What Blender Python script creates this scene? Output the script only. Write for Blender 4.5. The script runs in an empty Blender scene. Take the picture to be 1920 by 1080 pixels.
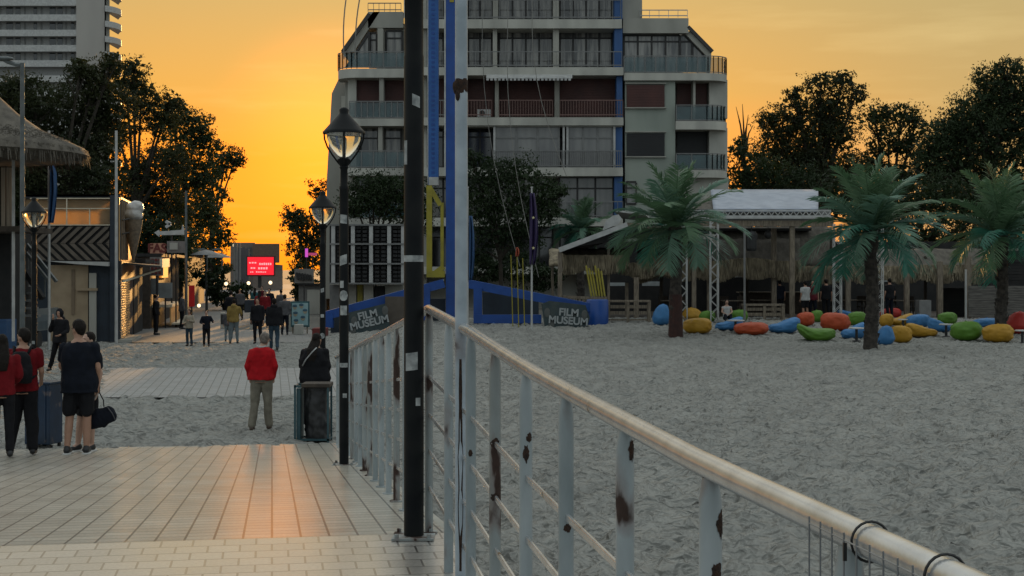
import bpy, math, random
import numpy as np
from mathutils import Vector, Matrix, noise as mnoise
R_ = math.radians
random.seed(7)
rng = np.random.default_rng(7)
SC = bpy.context.scene
COL = SC.collection

# ------------------------------------------------------------------ camera
F = 2700.0            # focal length in photo pixels (1920 wide)
HZ = 505.0            # horizon row in the photograph
CZ = 2.72             # camera height over the sand
cam = bpy.data.cameras.new('camera')
cam.lens = F / 1920 * 36; cam.sensor_width = 36
cam.shift_y = -(540 - HZ) / 1920
cam.clip_start = 0.1; cam.clip_end = 6000
camo = bpy.data.objects.new('camera', cam); COL.objects.link(camo)
camo.location = (0, 0, CZ); camo.rotation_euler = (R_(90), 0, 0)
SC.camera = camo

# ------------------------------------------------------------------ light
SUN_AZ = math.atan((850 - 960) / F)      # left of the view axis, hidden behind the apartment block
SUN_EL = R_(5.5)
GLOW_AZ = math.atan((625 - 960) / F)
SUN = Vector((math.sin(SUN_AZ) * math.cos(SUN_EL), math.cos(SUN_AZ) * math.cos(SUN_EL), math.sin(SUN_EL)))
sl = bpy.data.lights.new('sun', 'SUN'); sl.energy = 5.0; sl.angle = R_(1.2); sl.color = (1.0, 0.52, 0.16)
slo = bpy.data.objects.new('sun', sl); COL.objects.link(slo)
slo.rotation_euler = SUN.to_track_quat('Z', 'Y').to_euler(); slo.location = (0, 0, 60)

w = bpy.data.worlds.new('World'); SC.world = w; w.use_nodes = True
nt = w.node_tree; nt.nodes.clear()
def N(t, **k):
    n = nt.nodes.new(t)
    for a, b in k.items(): setattr(n, a, b)
    return n
def ramp(node, stops, interp='LINEAR'):
    cr = node.color_ramp; cr.interpolation = interp
    while len(cr.elements) > 1: cr.elements.remove(cr.elements[-1])
    cr.elements[0].position = stops[0][0]; cr.elements[0].color = (*stops[0][1], 1)
    for p, c in stops[1:]:
        e = cr.elements.new(p); e.color = (*c, 1)
out = N('ShaderNodeOutputWorld'); bg = N('ShaderNodeBackground'); L = nt.links.new
tc = N('ShaderNodeTexCoord'); sep = N('ShaderNodeSeparateXYZ'); L(tc.outputs['Generated'], sep.inputs[0])
# elevation ramps: towards the sun, and away from it
ra = N('ShaderNodeValToRGB'); rb = N('ShaderNodeValToRGB')
ramp(ra, [(0.0, (1.55, .40, .010)), (.035, (1.55, .43, .014)), (.075, (1.35, .40, .018)), (.12, (.88, .43, .075)), (.185, (.68, .43, .14)), (.24, (.72, .50, .22)), (.36, (.98, .90, .70)), (.60, (1.08, 1.08, 1.0)), (1, (.78, .85, .88))])
ramp(rb, [(0.0, (.62, .34, .13)), (.10, (.62, .395, .14)), (.19, (.54, .41, .175)), (.24, (.58, .46, .24)), (.36, (.86, .82, .68)), (.60, (.98, 1.02, 1.0)), (1, (.78, .85, .88))])
rc = N('ShaderNodeValToRGB')
ramp(rc, [(0.0, (.46, .53, .55)), (.15, (.54, .62, .64)), (.5, (.60, .68, .72)), (1, (.80, .88, .90))])
for r_ in (ra, rb, rc): L(sep.outputs['Z'], r_.inputs[0])
dot = N('ShaderNodeVectorMath', operation='DOT_PRODUCT'); L(tc.outputs['Generated'], dot.inputs[0]); dot.inputs[1].default_value = (math.sin(GLOW_AZ) * .996, math.cos(GLOW_AZ) * .996, .09)
m1 = N('ShaderNodeMapRange'); m1.inputs[1].default_value = .90; m1.inputs[2].default_value = .999; L(dot.outputs['Value'], m1.inputs[0]); m1.interpolation_type = 'SMOOTHSTEP'
m2 = N('ShaderNodeMapRange'); m2.inputs[1].default_value = .0; m2.inputs[2].default_value = .90; L(dot.outputs['Value'], m2.inputs[0])
x1 = N('ShaderNodeMix', data_type='RGBA'); L(m2.outputs[0], x1.inputs[0]); L(rc.outputs[0], x1.inputs[6]); L(rb.outputs[0], x1.inputs[7])
x2 = N('ShaderNodeMix', data_type='RGBA'); L(m1.outputs[0], x2.inputs[0]); L(x1.outputs[2], x2.inputs[6]); L(ra.outputs[0], x2.inputs[7])
# bright aureole round the hidden sun
m3 = N('ShaderNodeMapRange'); m3.inputs[1].default_value = .9955; m3.inputs[2].default_value = 1.0; L(dot.outputs['Value'], m3.inputs[0])
pw = N('ShaderNodeMath', operation='POWER'); L(m3.outputs[0], pw.inputs[0]); pw.inputs[1].default_value = 2.4
au = N('ShaderNodeMix', data_type='RGBA', blend_type='ADD'); L(pw.outputs[0], au.inputs[0]); L(x2.outputs[2], au.inputs[6]); au.inputs[7].default_value = (.9, .16, .008, 1)
# thin streaky cloud
mp = N('ShaderNodeMapping'); mp.inputs['Scale'].default_value = (5, 5, 42); mp.inputs['Rotation'].default_value = (0, R_(-6), 0); L(tc.outputs['Generated'], mp.inputs[0])
nz = N('ShaderNodeTexNoise'); nz.inputs['Scale'].default_value = 1.6; nz.inputs['Detail'].default_value = 6; L(mp.outputs[0], nz.inputs['Vector'])
cr = N('ShaderNodeMapRange'); cr.inputs[1].default_value = .56; cr.inputs[2].default_value = .80; L(nz.outputs[0], cr.inputs[0])
cm = N('ShaderNodeMath', operation='MULTIPLY'); L(cr.outputs[0], cm.inputs[0]); cm.inputs[1].default_value = .30
cl = N('ShaderNodeMix', data_type='RGBA', blend_type='ADD'); L(cm.outputs[0], cl.inputs[0]); L(au.outputs[2], cl.inputs[6]); cl.inputs[7].default_value = (.30, .26, .13, 1)
sky = N('ShaderNodeTexSky', sky_type='NISHITA'); sky.sun_disc = False; sky.sun_elevation = SUN_EL; sky.sun_rotation = SUN_AZ; sky.dust_density = 3.0
ad = N('ShaderNodeVectorMath', operation='MULTIPLY_ADD'); L(sky.outputs[0], ad.inputs[0]); ad.inputs[1].default_value = (.0022, .0022, .0022); L(cl.outputs[2], ad.inputs[2])
L(ad.outputs[0], bg.inputs[0]); bg.inputs[1].default_value = 1.0
L(bg.outputs[0], out.inputs[0])
vs = SC.view_settings; vs.view_transform = 'Standard'; vs.look = 'None'; vs.exposure = 0; vs.gamma = 1; vs.use_curve_mapping = False
SC.cycles.use_denoising = True

# ------------------------------------------------------------------ helpers
def at(px, py, Y): return Vector(((px - 960) / F * Y, Y, CZ - (py - HZ) / F * Y))
def gx(px, Y): return (px - 960) / F * Y
def gz(py, Y): return CZ - (py - HZ) / F * Y
def gy(py, z=0.0): return (CZ - z) * F / (py - HZ)
ORG = {}
def tag(o, label=None, cat=None, group=None, kind=None):
    if label: o['label'] = label
    if cat: o['category'] = cat
    if group: o['group'] = group
    if kind: o['kind'] = kind
    return o
def thing(name, loc, label, cat, group=None, rz=0):
    o = bpy.data.objects.new(name, None); COL.objects.link(o); o.empty_display_size = .2
    o.location = loc; o.rotation_euler.z = rz
    ORG[o.name] = Vector(loc)
    return tag(o, label, cat, group)
def copy_tree(o, parent=None):
    c = o.copy(); COL.objects.link(c); c.parent = parent
    for ch in list(o.children): copy_tree(ch, c)
    return c
def link(name, me, mat, parent=None, smooth=False, local=False, base=None):
    """link mesh; vertices are world positions unless local"""
    o = bpy.data.objects.new(name, me)
    if mat: me.materials.append(mat)
    COL.objects.link(o)
    if parent is not None:
        org = ORG.get(parent.name, Vector((0, 0, 0)))
        o.parent = parent; ORG[o.name] = org
        if not local: me.transform(Matrix.Translation(-org))
    elif not local:
        if base is None:
            n = len(me.vertices); co = np.empty(n * 3); me.vertices.foreach_get('co', co); co = co.reshape(-1, 3)
            base = Vector(((co[:, 0].min() + co[:, 0].max()) / 2, (co[:, 1].min() + co[:, 1].max()) / 2, co[:, 2].min()))
        me.transform(Matrix.Translation(-Vector(base))); o.location = base; ORG[o.name] = Vector(base)
    if smooth:
        me.polygons.foreach_set('use_smooth', [True] * len(me.polygons))
    return o

class MB:
    def __init__(s): s.v = []; s.f = []
    def add(s, vs, fs):
        b = len(s.v); s.v += [tuple(p) for p in vs]; s.f += [tuple(i + b for i in f) for f in fs]; return s
    def box(s, x0, x1, y0, y1, z0, z1, M=None):
        vs = [Vector((x, y, z)) for x in (x0, x1) for y in (y0, y1) for z in (z0, z1)]
        if M is not None: vs = [M @ p for p in vs]
        return s.add(vs, [(0, 1, 3, 2), (4, 6, 7, 5), (0, 4, 5, 1), (2, 3, 7, 6), (0, 2, 6, 4), (1, 5, 7, 3)])
    def pbox(s, px0, px1, py0, py1, Y, d=.2):
        """box whose front face (depth Y) spans these picture rows/columns; d = thickness behind"""
        return s.box(gx(px0, Y), gx(px1, Y), Y, Y + d, gz(py1, Y), gz(py0, Y))
    def beam(s, p0, p1, w, h=None, up=Vector((0, 0, 1))):
        p0 = Vector(p0); p1 = Vector(p1); h = h or w
        d = (p1 - p0); ln = d.length; d.normalize()
        if abs(d.dot(up)) > .98: up = Vector((0, 1, 0))
        x = d.cross(up).normalized(); z = x.cross(d).normalized()
        vs = []
        for q in (p0, p1):
            for a, b in ((-1, -1), (1, -1), (1, 1), (-1, 1)): vs.append(q + x * a * w / 2 + z * b * h / 2)
        return s.add(vs, [(3, 2, 1, 0), (4, 5, 6, 7), (0, 1, 5, 4), (1, 2, 6, 5), (2, 3, 7, 6), (3, 0, 4, 7)])
    def tube(s, pts, rad, n=8, caps=True):
        pts = [Vector(p) for p in pts]
        if not hasattr(rad, '__len__'): rad = [rad] * len(pts)
        vs = []; fs = []; px = None
        for i, p in enumerate(pts):
            d = (pts[min(i + 1, len(pts) - 1)] - pts[max(i - 1, 0)]).normalized()
            if px is None: px = d.orthogonal().normalized()
            px = (px - d * px.dot(d)).normalized(); py = d.cross(px)
            for k in range(n):
                a = 2 * math.pi * k / n
                vs.append(p + (px * math.cos(a) + py * math.sin(a)) * rad[i])
        for i in range(len(pts) - 1):
            for k in range(n):
                a = i * n + k; b = i * n + (k + 1) % n
                fs.append((a, b, b + n, a + n))
        if caps:
            fs.append(tuple(range(n - 1, -1, -1))); m = (len(pts) - 1) * n; fs.append(tuple(range(m, m + n)))
        return s.add(vs, fs)
    def lathe(s, prof, c=(0, 0, 0), n=20, sx=1, sy=1):
        vs = []; fs = []; c = Vector(c)
        for r, z in prof:
            for k in range(n):
                a = 2 * math.pi * k / n; vs.append(c + Vector((r * sx * math.cos(a), r * sy * math.sin(a), z)))
        for i in range(len(prof) - 1):
            for k in range(n):
                a = i * n + k; b = i * n + (k + 1) % n; fs.append((a, b, b + n, a + n))
        fs.append(tuple(range(n - 1, -1, -1))); m = (len(prof) - 1) * n; fs.append(tuple(range(m, m + n)))
        return s.add(vs, fs)
    def ell(s, c, rx, ry, rz, n=12, m=8, M=None):
        c = Vector(c); vs = []; fs = []
        for i in range(1, m):
            t = math.pi * i / m
            for k in range(n):
                a = 2 * math.pi * k / n
                q = Vector((rx * math.sin(t) * math.cos(a), ry * math.sin(t) * math.sin(a), rz * math.cos(t)))
                vs.append(c + (M @ q if M is not None else q))
        top = Vector((0, 0, rz)); bot = -top
        vs.append(c + (M @ top if M is not None else top)); vs.append(c + (M @ bot if M is not None else bot))
        for i in range(m - 2):
            for k in range(n):
                a = i * n + k; b = i * n + (k + 1) % n; fs.append((a, a + n, b + n, b))
        T = (m - 1) * n
        for k in range(n):
            fs.append((T, k, (k + 1) % n)); b = (m - 2) * n; fs.append((T + 1, b + (k + 1) % n, b + k))
        return s.add(vs, fs)
    def cap(s, p0, p1, r0, r1, n=10):
        """tapered capsule"""
        p0 = Vector(p0); p1 = Vector(p1)
        s.tube([p0, p1], [r0, r1], n); s.ell(p0, r0, r0, r0, n, 6); s.ell(p1, r1, r1, r1, n, 6); return s
    def rings(s, rs, n=16):
        """rs: list of (center, rx, ry) horizontal-ish ellipses, closed"""
        vs = []; fs = []
        for c, rx, ry in rs:
            for k in range(n):
                a = 2 * math.pi * k / n; vs.append(Vector(c) + Vector((rx * math.cos(a), ry * math.sin(a), 0)))
        for i in range(len(rs) - 1):
            for k in range(n):
                a = i * n + k; b = i * n + (k + 1) % n; fs.append((a, b, b + n, a + n))
        fs.append(tuple(range(n - 1, -1, -1))); m = (len(rs) - 1) * n; fs.append(tuple(range(m, m + n)))
        return s.add(vs, fs)
    def poly(s, pts, d):
        """extrude polygon (list of Vectors) by vector d"""
        n = len(pts); d = Vector(d); pts = [Vector(p) for p in pts]
        fs = [tuple(range(n)), tuple(range(2 * n - 1, n - 1, -1))] + [(i, i + n, (i + 1) % n + n, (i + 1) % n) for i in range(n)]
        return s.add(pts + [p + d for p in pts], fs)
    def mesh(s, name='m'):
        me = bpy.data.meshes.new(name); me.from_pydata(s.v, [], s.f); me.validate(); me.update()
        return me
    def build(s, name, mat, parent=None, smooth=False, local=False, base=None, bevel=0):
        me = s.mesh(name)
        import bmesh
        bm = bmesh.new(); bm.from_mesh(me); bmesh.ops.recalc_face_normals(bm, faces=bm.faces[:])
        bm.to_mesh(me); bm.free()
        o = link(name, me, mat, parent, smooth, local, base)
        if smooth:
            try: me.set_sharp_from_angle(angle=R_(50))
            except Exception: pass
        if bevel:
            b = o.modifiers.new('b', 'BEVEL'); b.width = bevel; b.segments = 2; b.limit_method = 'ANGLE'
        return o
    def remesh(s, vox, wob=0, wscale=6, smooth_it=2, seed=0):
        me = s.mesh('tmp'); o = bpy.data.objects.new('tmp', me); COL.objects.link(o)
        m = o.modifiers.new('r', 'REMESH'); m.mode = 'VOXEL'; m.voxel_size = vox
        if smooth_it:
            k = o.modifiers.new('s', 'SMOOTH'); k.iterations = smooth_it; k.factor = .5
        dg = bpy.context.evaluated_depsgraph_get()
        r = bpy.data.meshes.new_from_object(o.evaluated_get(dg))
        bpy.data.objects.remove(o); bpy.data.meshes.remove(me)
        if wob:
            n = len(r.vertices); co = [v.co.copy() for v in r.vertices]; no = [v.normal.copy() for v in r.vertices]
            off = Vector((seed * 3.7, seed * 1.3, 0))
            for i, v in enumerate(r.vertices):
                q = co[i] * wscale + off; q.z *= .6
                v.co = co[i] + no[i] * wob * (mnoise.noise(q) + .5 * mnoise.noise(q * 2.3))
        return r
def quads_np(V, name, mat, parent=None, k=4, base=None):
    """V: (n,k,3) array of n k-gons"""
    n = V.shape[0]; me = bpy.data.meshes.new(name)
    me.vertices.add(n * k); me.vertices.foreach_set('co', V.reshape(-1).astype(np.float32))
    me.loops.add(n * k); me.loops.foreach_set('vertex_index', np.arange(n * k, dtype=np.int32))
    me.polygons.add(n); me.polygons.foreach_set('loop_start', np.arange(0, n * k, k, dtype=np.int32))
    me.update(calc_edges=True)
    return link(name, me, mat, parent, base=base)

# ------------------------------------------------------------------ materials
MATS = {}
def mat(name, c1, c2=None, scale=4.0, rough=.7, metal=0.0, bump=0.0, bscale=None, lo=.35, hi=.65, spec=.4, rust=None, rs=3.0, rlo=.62,
        trans=0.0, emis=None, estr=0.0, stretch=(1, 1, 1), sheen=0, alpha=None, coat=0, ior=None, bdist=.02):
    m = bpy.data.materials.new(name); m.use_nodes = True; t = m.node_tree; b = t.nodes['Principled BSDF']; l = t.links.new
    b.inputs['Roughness'].default_value = rough; b.inputs['Metallic'].default_value = metal
    b.inputs['Specular IOR Level'].default_value = spec
    if ior: b.inputs['IOR'].default_value = ior
    if coat: b.inputs['Coat Weight'].default_value = coat; b.inputs['Coat Roughness'].default_value = .15
    tc = t.nodes.new('ShaderNodeTexCoord'); mp = t.nodes.new('ShaderNodeMapping'); mp.inputs['Scale'].default_value = stretch
    l(tc.outputs['Object'], mp.inputs[0])
    if c2 is None: c2 = tuple(x * .78 for x in c1)
    nz = t.nodes.new('ShaderNodeTexNoise'); nz.inputs['Scale'].default_value = scale; nz.inputs['Detail'].default_value = 5; l(mp.outputs[0], nz.inputs['Vector'])
    mr = t.nodes.new('ShaderNodeMapRange'); mr.inputs[1].default_value = lo; mr.inputs[2].default_value = hi; l(nz.outputs[0], mr.inputs[0])
    mx = t.nodes.new('ShaderNodeMix'); mx.data_type = 'RGBA'; mx.inputs[6].default_value = (*c1, 1); mx.inputs[7].default_value = (*c2, 1); l(mr.outputs[0], mx.inputs[0])
    col = mx.outputs[2]
    if rust:
        n2 = t.nodes.new('ShaderNodeTexNoise'); n2.inputs['Scale'].default_value = rs; n2.inputs['Detail'].default_value = 7; n2.inputs['Roughness'].default_value = .45
        l(mp.outputs[0], n2.inputs['Vector'])
        rh = t.nodes.new('ShaderNodeMapRange'); rh.inputs[1].default_value = rlo - .07; rh.inputs[2].default_value = rlo + .01; rh.inputs[4].default_value = .55; l(n2.outputs[0], rh.inputs[0])
        mh = t.nodes.new('ShaderNodeMix'); mh.data_type = 'RGBA'; l(rh.outputs[0], mh.inputs[0]); l(col, mh.inputs[6]); mh.inputs[7].default_value = (*[min(.3, x * 5 + .04) for x in rust], 1); col = mh.outputs[2]
        r2 = t.nodes.new('ShaderNodeMapRange'); r2.inputs[1].default_value = rlo; r2.inputs[2].default_value = rlo + .035; l(n2.outputs[0], r2.inputs[0])
        n3 = t.nodes.new('ShaderNodeTexNoise'); n3.inputs['Scale'].default_value = rs * 6; l(tc.outputs['Object'], n3.inputs['Vector'])
        m3 = t.nodes.new('ShaderNodeMix'); m3.data_type = 'RGBA'; m3.inputs[6].default_value = (*rust, 1); m3.inputs[7].default_value = (*[min(1, x * 2.6) for x in rust], 1); l(n3.outputs[0], m3.inputs[0])
        m2 = t.nodes.new('ShaderNodeMix'); m2.data_type = 'RGBA'; l(r2.outputs[0], m2.inputs[0]); l(col, m2.inputs[6]); l(m3.outputs[2], m2.inputs[7]); col = m2.outputs[2]
        rr = t.nodes.new('ShaderNodeMapRange'); rr.inputs[3].default_value = rough; rr.inputs[4].default_value = .9; l(r2.outputs[0], rr.inputs[0]); l(rr.outputs[0], b.inputs['Roughness'])
    l(col, b.inputs['Base Color'])
    if bump:
        nb = t.nodes.new('ShaderNodeTexNoise'); nb.inputs['Scale'].default_value = bscale or scale * 4; nb.inputs['Detail'].default_value = 5; l(mp.outputs[0], nb.inputs['Vector'])
        bp = t.nodes.new('ShaderNodeBump'); bp.inputs['Strength'].default_value = bump; bp.inputs['Distance'].default_value = bdist; l(nb.outputs[0], bp.inputs['Height']); l(bp.outputs[0], b.inputs['Normal'])
    if trans: b.inputs['Transmission Weight'].default_value = trans
    if emis: b.inputs['Emission Color'].default_value = (*emis, 1); b.inputs['Emission Strength'].default_value = estr
    MATS[name] = m; return m
def translucent(m, c, fac=.4):
    t = m.node_tree; o = t.nodes['Material Output']; b = t.nodes['Principled BSDF']
    tr = t.nodes.new('ShaderNodeBsdfTranslucent'); tr.inputs[0].default_value = (*c, 1)
    mx = t.nodes.new('ShaderNodeMixShader'); mx.inputs[0].default_value = fac
    t.links.new(b.outputs[0], mx.inputs[1]); t.links.new(tr.outputs[0], mx.inputs[2]); t.links.new(mx.outputs[0], o.inputs[0]); return m

RUST = (.020, .011, .008)
m_paint = mat('grey_blue_paint', (.315, .345, .35), (.175, .205, .21), 4, rough=.42, bump=.18, bscale=60, rust=RUST, rs=7, rlo=.67, bdist=.004, stretch=(1, 1, .4))
m_paint_r = mat('rusting_paint', (.27, .30, .30), (.16, .17, .16), 4, rough=.5, bump=.35, bscale=50, rust=RUST, rs=7, rlo=.56, bdist=.005, stretch=(1, 1, .35))
m_rail = mat('worn_rail_metal', (.43, .445, .45), (.32, .33, .335), 9, rough=.24, metal=.55, bump=.12, bscale=120, rust=(.10, .07, .045), rs=9, rlo=.66, stretch=(1, 1, 1), bdist=.003)
m_whitepole = mat('old_white_pole_paint', (.34, .385, .42), (.24, .28, .31), 7, rough=.45, bump=.2, bscale=70, rust=RUST, rs=2.6, rlo=.62, bdist=.004)
m_black = mat('black_lamp_paint', (.004, .005, .006), (.009, .010, .010), 6, rough=.5, bump=.25, bscale=70, rust=(.07, .06, .052), rs=3.0, rlo=.72, bdist=.004, spec=.12)
m_sticker = mat('torn_paper_sticker', (.34, .35, .34), (.15, .16, .16), 16, rough=.8)
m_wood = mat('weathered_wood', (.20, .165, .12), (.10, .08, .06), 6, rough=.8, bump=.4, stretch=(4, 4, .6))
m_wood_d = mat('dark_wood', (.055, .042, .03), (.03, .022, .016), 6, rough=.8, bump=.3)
m_conc = mat('stained_concrete', (.34, .33, .29), (.24, .235, .205), .55, rough=.85, bump=.15, bscale=8, stretch=(1, 1, .35))
m_conc_w = mat('pale_render_walls', (.43, .42, .37), (.28, .275, .245), .7, rough=.85, stretch=(1, 1, .3))
m_greenw = mat('grey_green_render', (.265, .29, .25), (.20, .225, .195), .45, rough=.85, stretch=(1, 1, .3))
m_bluew = mat('blue_wall_paint', (.03, .085, .22), (.025, .07, .18), .8, rough=.7)
m_frame = mat('dark_window_frame', (.020, .018, .017), rough=.5)
m_curt = mat('window_with_curtains', (.26, .25, .23), (.07, .07, .07), 1.4, rough=.07, spec=.6, stretch=(3, 1, .25), lo=.40, hi=.60)
m_glassd = mat('dark_window_glass', (.030, .032, .034), (.012, .013, .015), 1.0, rough=.06, spec=.7, stretch=(2, 1, .4))
m_glassp = mat('pale_glazing', (.17, .168, .16), (.10, .10, .10), .9, rough=.12, spec=.6, stretch=(2.2, 1, .3))
m_shut = mat('dark_red_shutter', (.070, .022, .017), (.045, .015, .012), .8, rough=.6, bump=.0)
m_shutk = mat('black_shutter', (.014, .015, .016), (.010, .010, .011), .8, rough=.6)
m_metal = mat('grey_balcony_metal', (.16, .16, .155), rough=.5)
m_redrail = mat('brown_balcony_bars', (.16, .09, .075), rough=.6)
m_teal = mat('teal_balcony_glass', (.07, .13, .14), (.05, .095, .105), 1.2, rough=.05, spec=.7)
m_teal.node_tree.nodes['Principled BSDF'].inputs['Alpha'].default_value = .45
m_white = mat('white_paint', (.40, .40, .385), (.30, .30, .29), 3, rough=.55)
m_blue = mat('saturated_blue_steel', (.004, .052, .24), (.003, .038, .18), 1.5, rough=.42, spec=.4)
m_blue2 = mat('lighter_blue_panel', (.014, .09, .30), (.010, .07, .24), 2.0, rough=.5)
m_yellow = mat('yellow_steel', (.26, .22, .015), (.19, .16, .012), 2, rough=.5)
m_bank = mat('black_plastic', (.012, .012, .013), (.02, .02, .02), 6, rough=.55)
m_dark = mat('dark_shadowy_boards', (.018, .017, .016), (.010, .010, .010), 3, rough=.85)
m_navy = mat('dark_navy_panels', (.018, .028, .040), (.012, .018, .026), 2, rough=.6)
m_tarp = mat('white_roof_tarp', (.28, .31, .36), (.22, .245, .29), 1.6, rough=.6, bump=.3, bscale=3, bdist=.05)
m_straw = mat('dry_thatch', (.23, .19, .125), (.10, .082, .055), 5, rough=.95, bump=.6, bscale=40, stretch=(1, 1, .3))
m_straw_g = mat('grey_thatch', (.10, .088, .070), (.055, .048, .038), 5, rough=.95, bump=.8, bscale=26, stretch=(1, .4, .4))
m_brown = mat('brown_chevron_boards', (.17, .135, .10), (.12, .095, .07), 4, rough=.8)
m_ply = mat('plywood_panel', (.30, .23, .15), (.24, .18, .115), 2, rough=.8)
m_red = mat('red_cloth', (.50, .012, .012), (.40, .010, .012), 5, rough=.85)
m_trunk = mat('tree_bark', (.035, .028, .020), (.022, .018, .013), 5, rough=.95, bump=.5)

def sand_bump(m):
    t = m.node_tree; b = t.nodes['Principled BSDF']; tc = t.nodes.new('ShaderNodeTexCoord'); mp = t.nodes.new('ShaderNodeMapping'); mp.inputs['Scale'].default_value = (.75, 1.0, 1.0)
    t.links.new(tc.outputs['Object'], mp.inputs[0])
    dn = t.nodes.new('ShaderNodeTexNoise'); dn.inputs['Scale'].default_value = 3.5; t.links.new(mp.outputs[0], dn.inputs['Vector'])
    vm = t.nodes.new('ShaderNodeVectorMath'); vm.operation = 'MULTIPLY_ADD'; vm.inputs[1].default_value = (.35, .35, 0); t.links.new(dn.outputs['Color'], vm.inputs[0]); t.links.new(mp.outputs[0], vm.inputs[2])
    hs = []
    for sc, am in ((5.4, .8), (10.5, .40)):
        v = t.nodes.new('ShaderNodeTexVoronoi'); v.feature = 'SMOOTH_F1'; v.inputs['Scale'].default_value = sc; v.inputs['Smoothness'].default_value = .35; t.links.new(vm.outputs[0], v.inputs['Vector'])
        k = t.nodes.new('ShaderNodeMath'); k.operation = 'MULTIPLY'; k.inputs[1].default_value = am; t.links.new(v.outputs['Distance'], k.inputs[0]); hs.append(k)
    n2 = t.nodes.new('ShaderNodeTexNoise'); n2.inputs['Scale'].default_value = 30; n2.inputs['Detail'].default_value = 3; t.links.new(tc.outputs['Object'], n2.inputs['Vector'])
    a1 = t.nodes.new('ShaderNodeMath'); a1.operation = 'ADD'; t.links.new(hs[0].outputs[0], a1.inputs[0]); t.links.new(hs[1].outputs[0], a1.inputs[1])
    a2 = t.nodes.new('ShaderNodeMath'); a2.operation = 'MULTIPLY_ADD'; t.links.new(n2.outputs[0], a2.inputs[0]); a2.inputs[1].default_value = .12; t.links.new(a1.outputs[0], a2.inputs[2])
    bp = t.nodes.new('ShaderNodeBump'); bp.inputs['Strength'].default_value = 1.0; bp.inputs['Distance'].default_value = .20; t.links.new(a2.outputs[0], bp.inputs['Height']); t.links.new(bp.outputs[0], b.inputs['Normal'])
# ------------------------------------------------------------------ pier axis
PH = math.atan(450 / F)
D = Vector((-math.sin(PH), math.cos(PH), 0)); RR = Vector((math.cos(PH), math.sin(PH), 0))
def pier(u, v, z): p = D * u + RR * v; return Vector((p.x, p.y, z))
def uv_of(x, y): return x * D.x + y * D.y, x * RR.x + y * RR.y
UC, UE = 9.08, 22.55
DZ = [(-4, -1.90), (2, -1.85), (5, -1.785), (7, -1.73), (9.08, -1.67), (22.55, -2.70)]
def deck_z(u): return CZ + float(np.interp(u, [a for a, b in DZ], [b for a, b in DZ]))
RZ = [(-3, -.48), (2.3, -.452), (3.15, -.450), (3.95, -.430), (4.77, -.410), (5.55, -.387), (6.34, -.352), (7.13, -.315), (8.05, -.285), (9.08, -.252), (14.4, -.70), (22.6, -1.38)]
def rail_z(u): return CZ + float(np.interp(u, [a for a, b in RZ], [b for a, b in RZ]))

# ------------------------------------------------------------------ ground
def vnoise(x, y, seed=0):
    xi = np.floor(x).astype(np.int64); yi = np.floor(y).astype(np.int64); fx = x - xi; fy = y - yi
    def h(a, b):
        k = (a * 374761393 + b * 668265263 + seed * 1274126177) & 0xffffffff
        k = ((k ^ (k >> 13)) * 1274126177) & 0xffffffff
        return ((k ^ (k >> 16)) & 0xffff) / 65535.0
    sx = fx * fx * (3 - 2 * fx); sy = fy * fy * (3 - 2 * fy)
    return (h(xi, yi) * (1 - sx) + h(xi + 1, yi) * sx) * (1 - sy) + (h(xi, yi + 1) * (1 - sx) + h(xi + 1, yi + 1) * sx) * sy
def sand_h(x, y):
    x2 = x + .25 * vnoise(x * 2.1, y * 2.1, 9); y2 = y + .25 * vnoise(x * 2.3, y * 2.3, 8)
    a = np.abs(vnoise(x2 * 3.0, y2 * 3.6, 1) * 2 - 1) ** .8; b = np.abs(vnoise(x2 * 6.1, y2 * 7.3, 2) * 2 - 1) ** .8
    c = vnoise(x2 * 12, y2 * 12, 3); g = vnoise(x * .45, y * .45, 4)
    fp = vnoise(x2 * 3.4 + 7, y2 * 3.4, 5); fp = np.clip((fp - .62) * 4, 0, 1)
    return .120 * (1 - a) + .085 * (1 - b) + .030 * c + .05 * g - .07 * fp - .16

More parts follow.
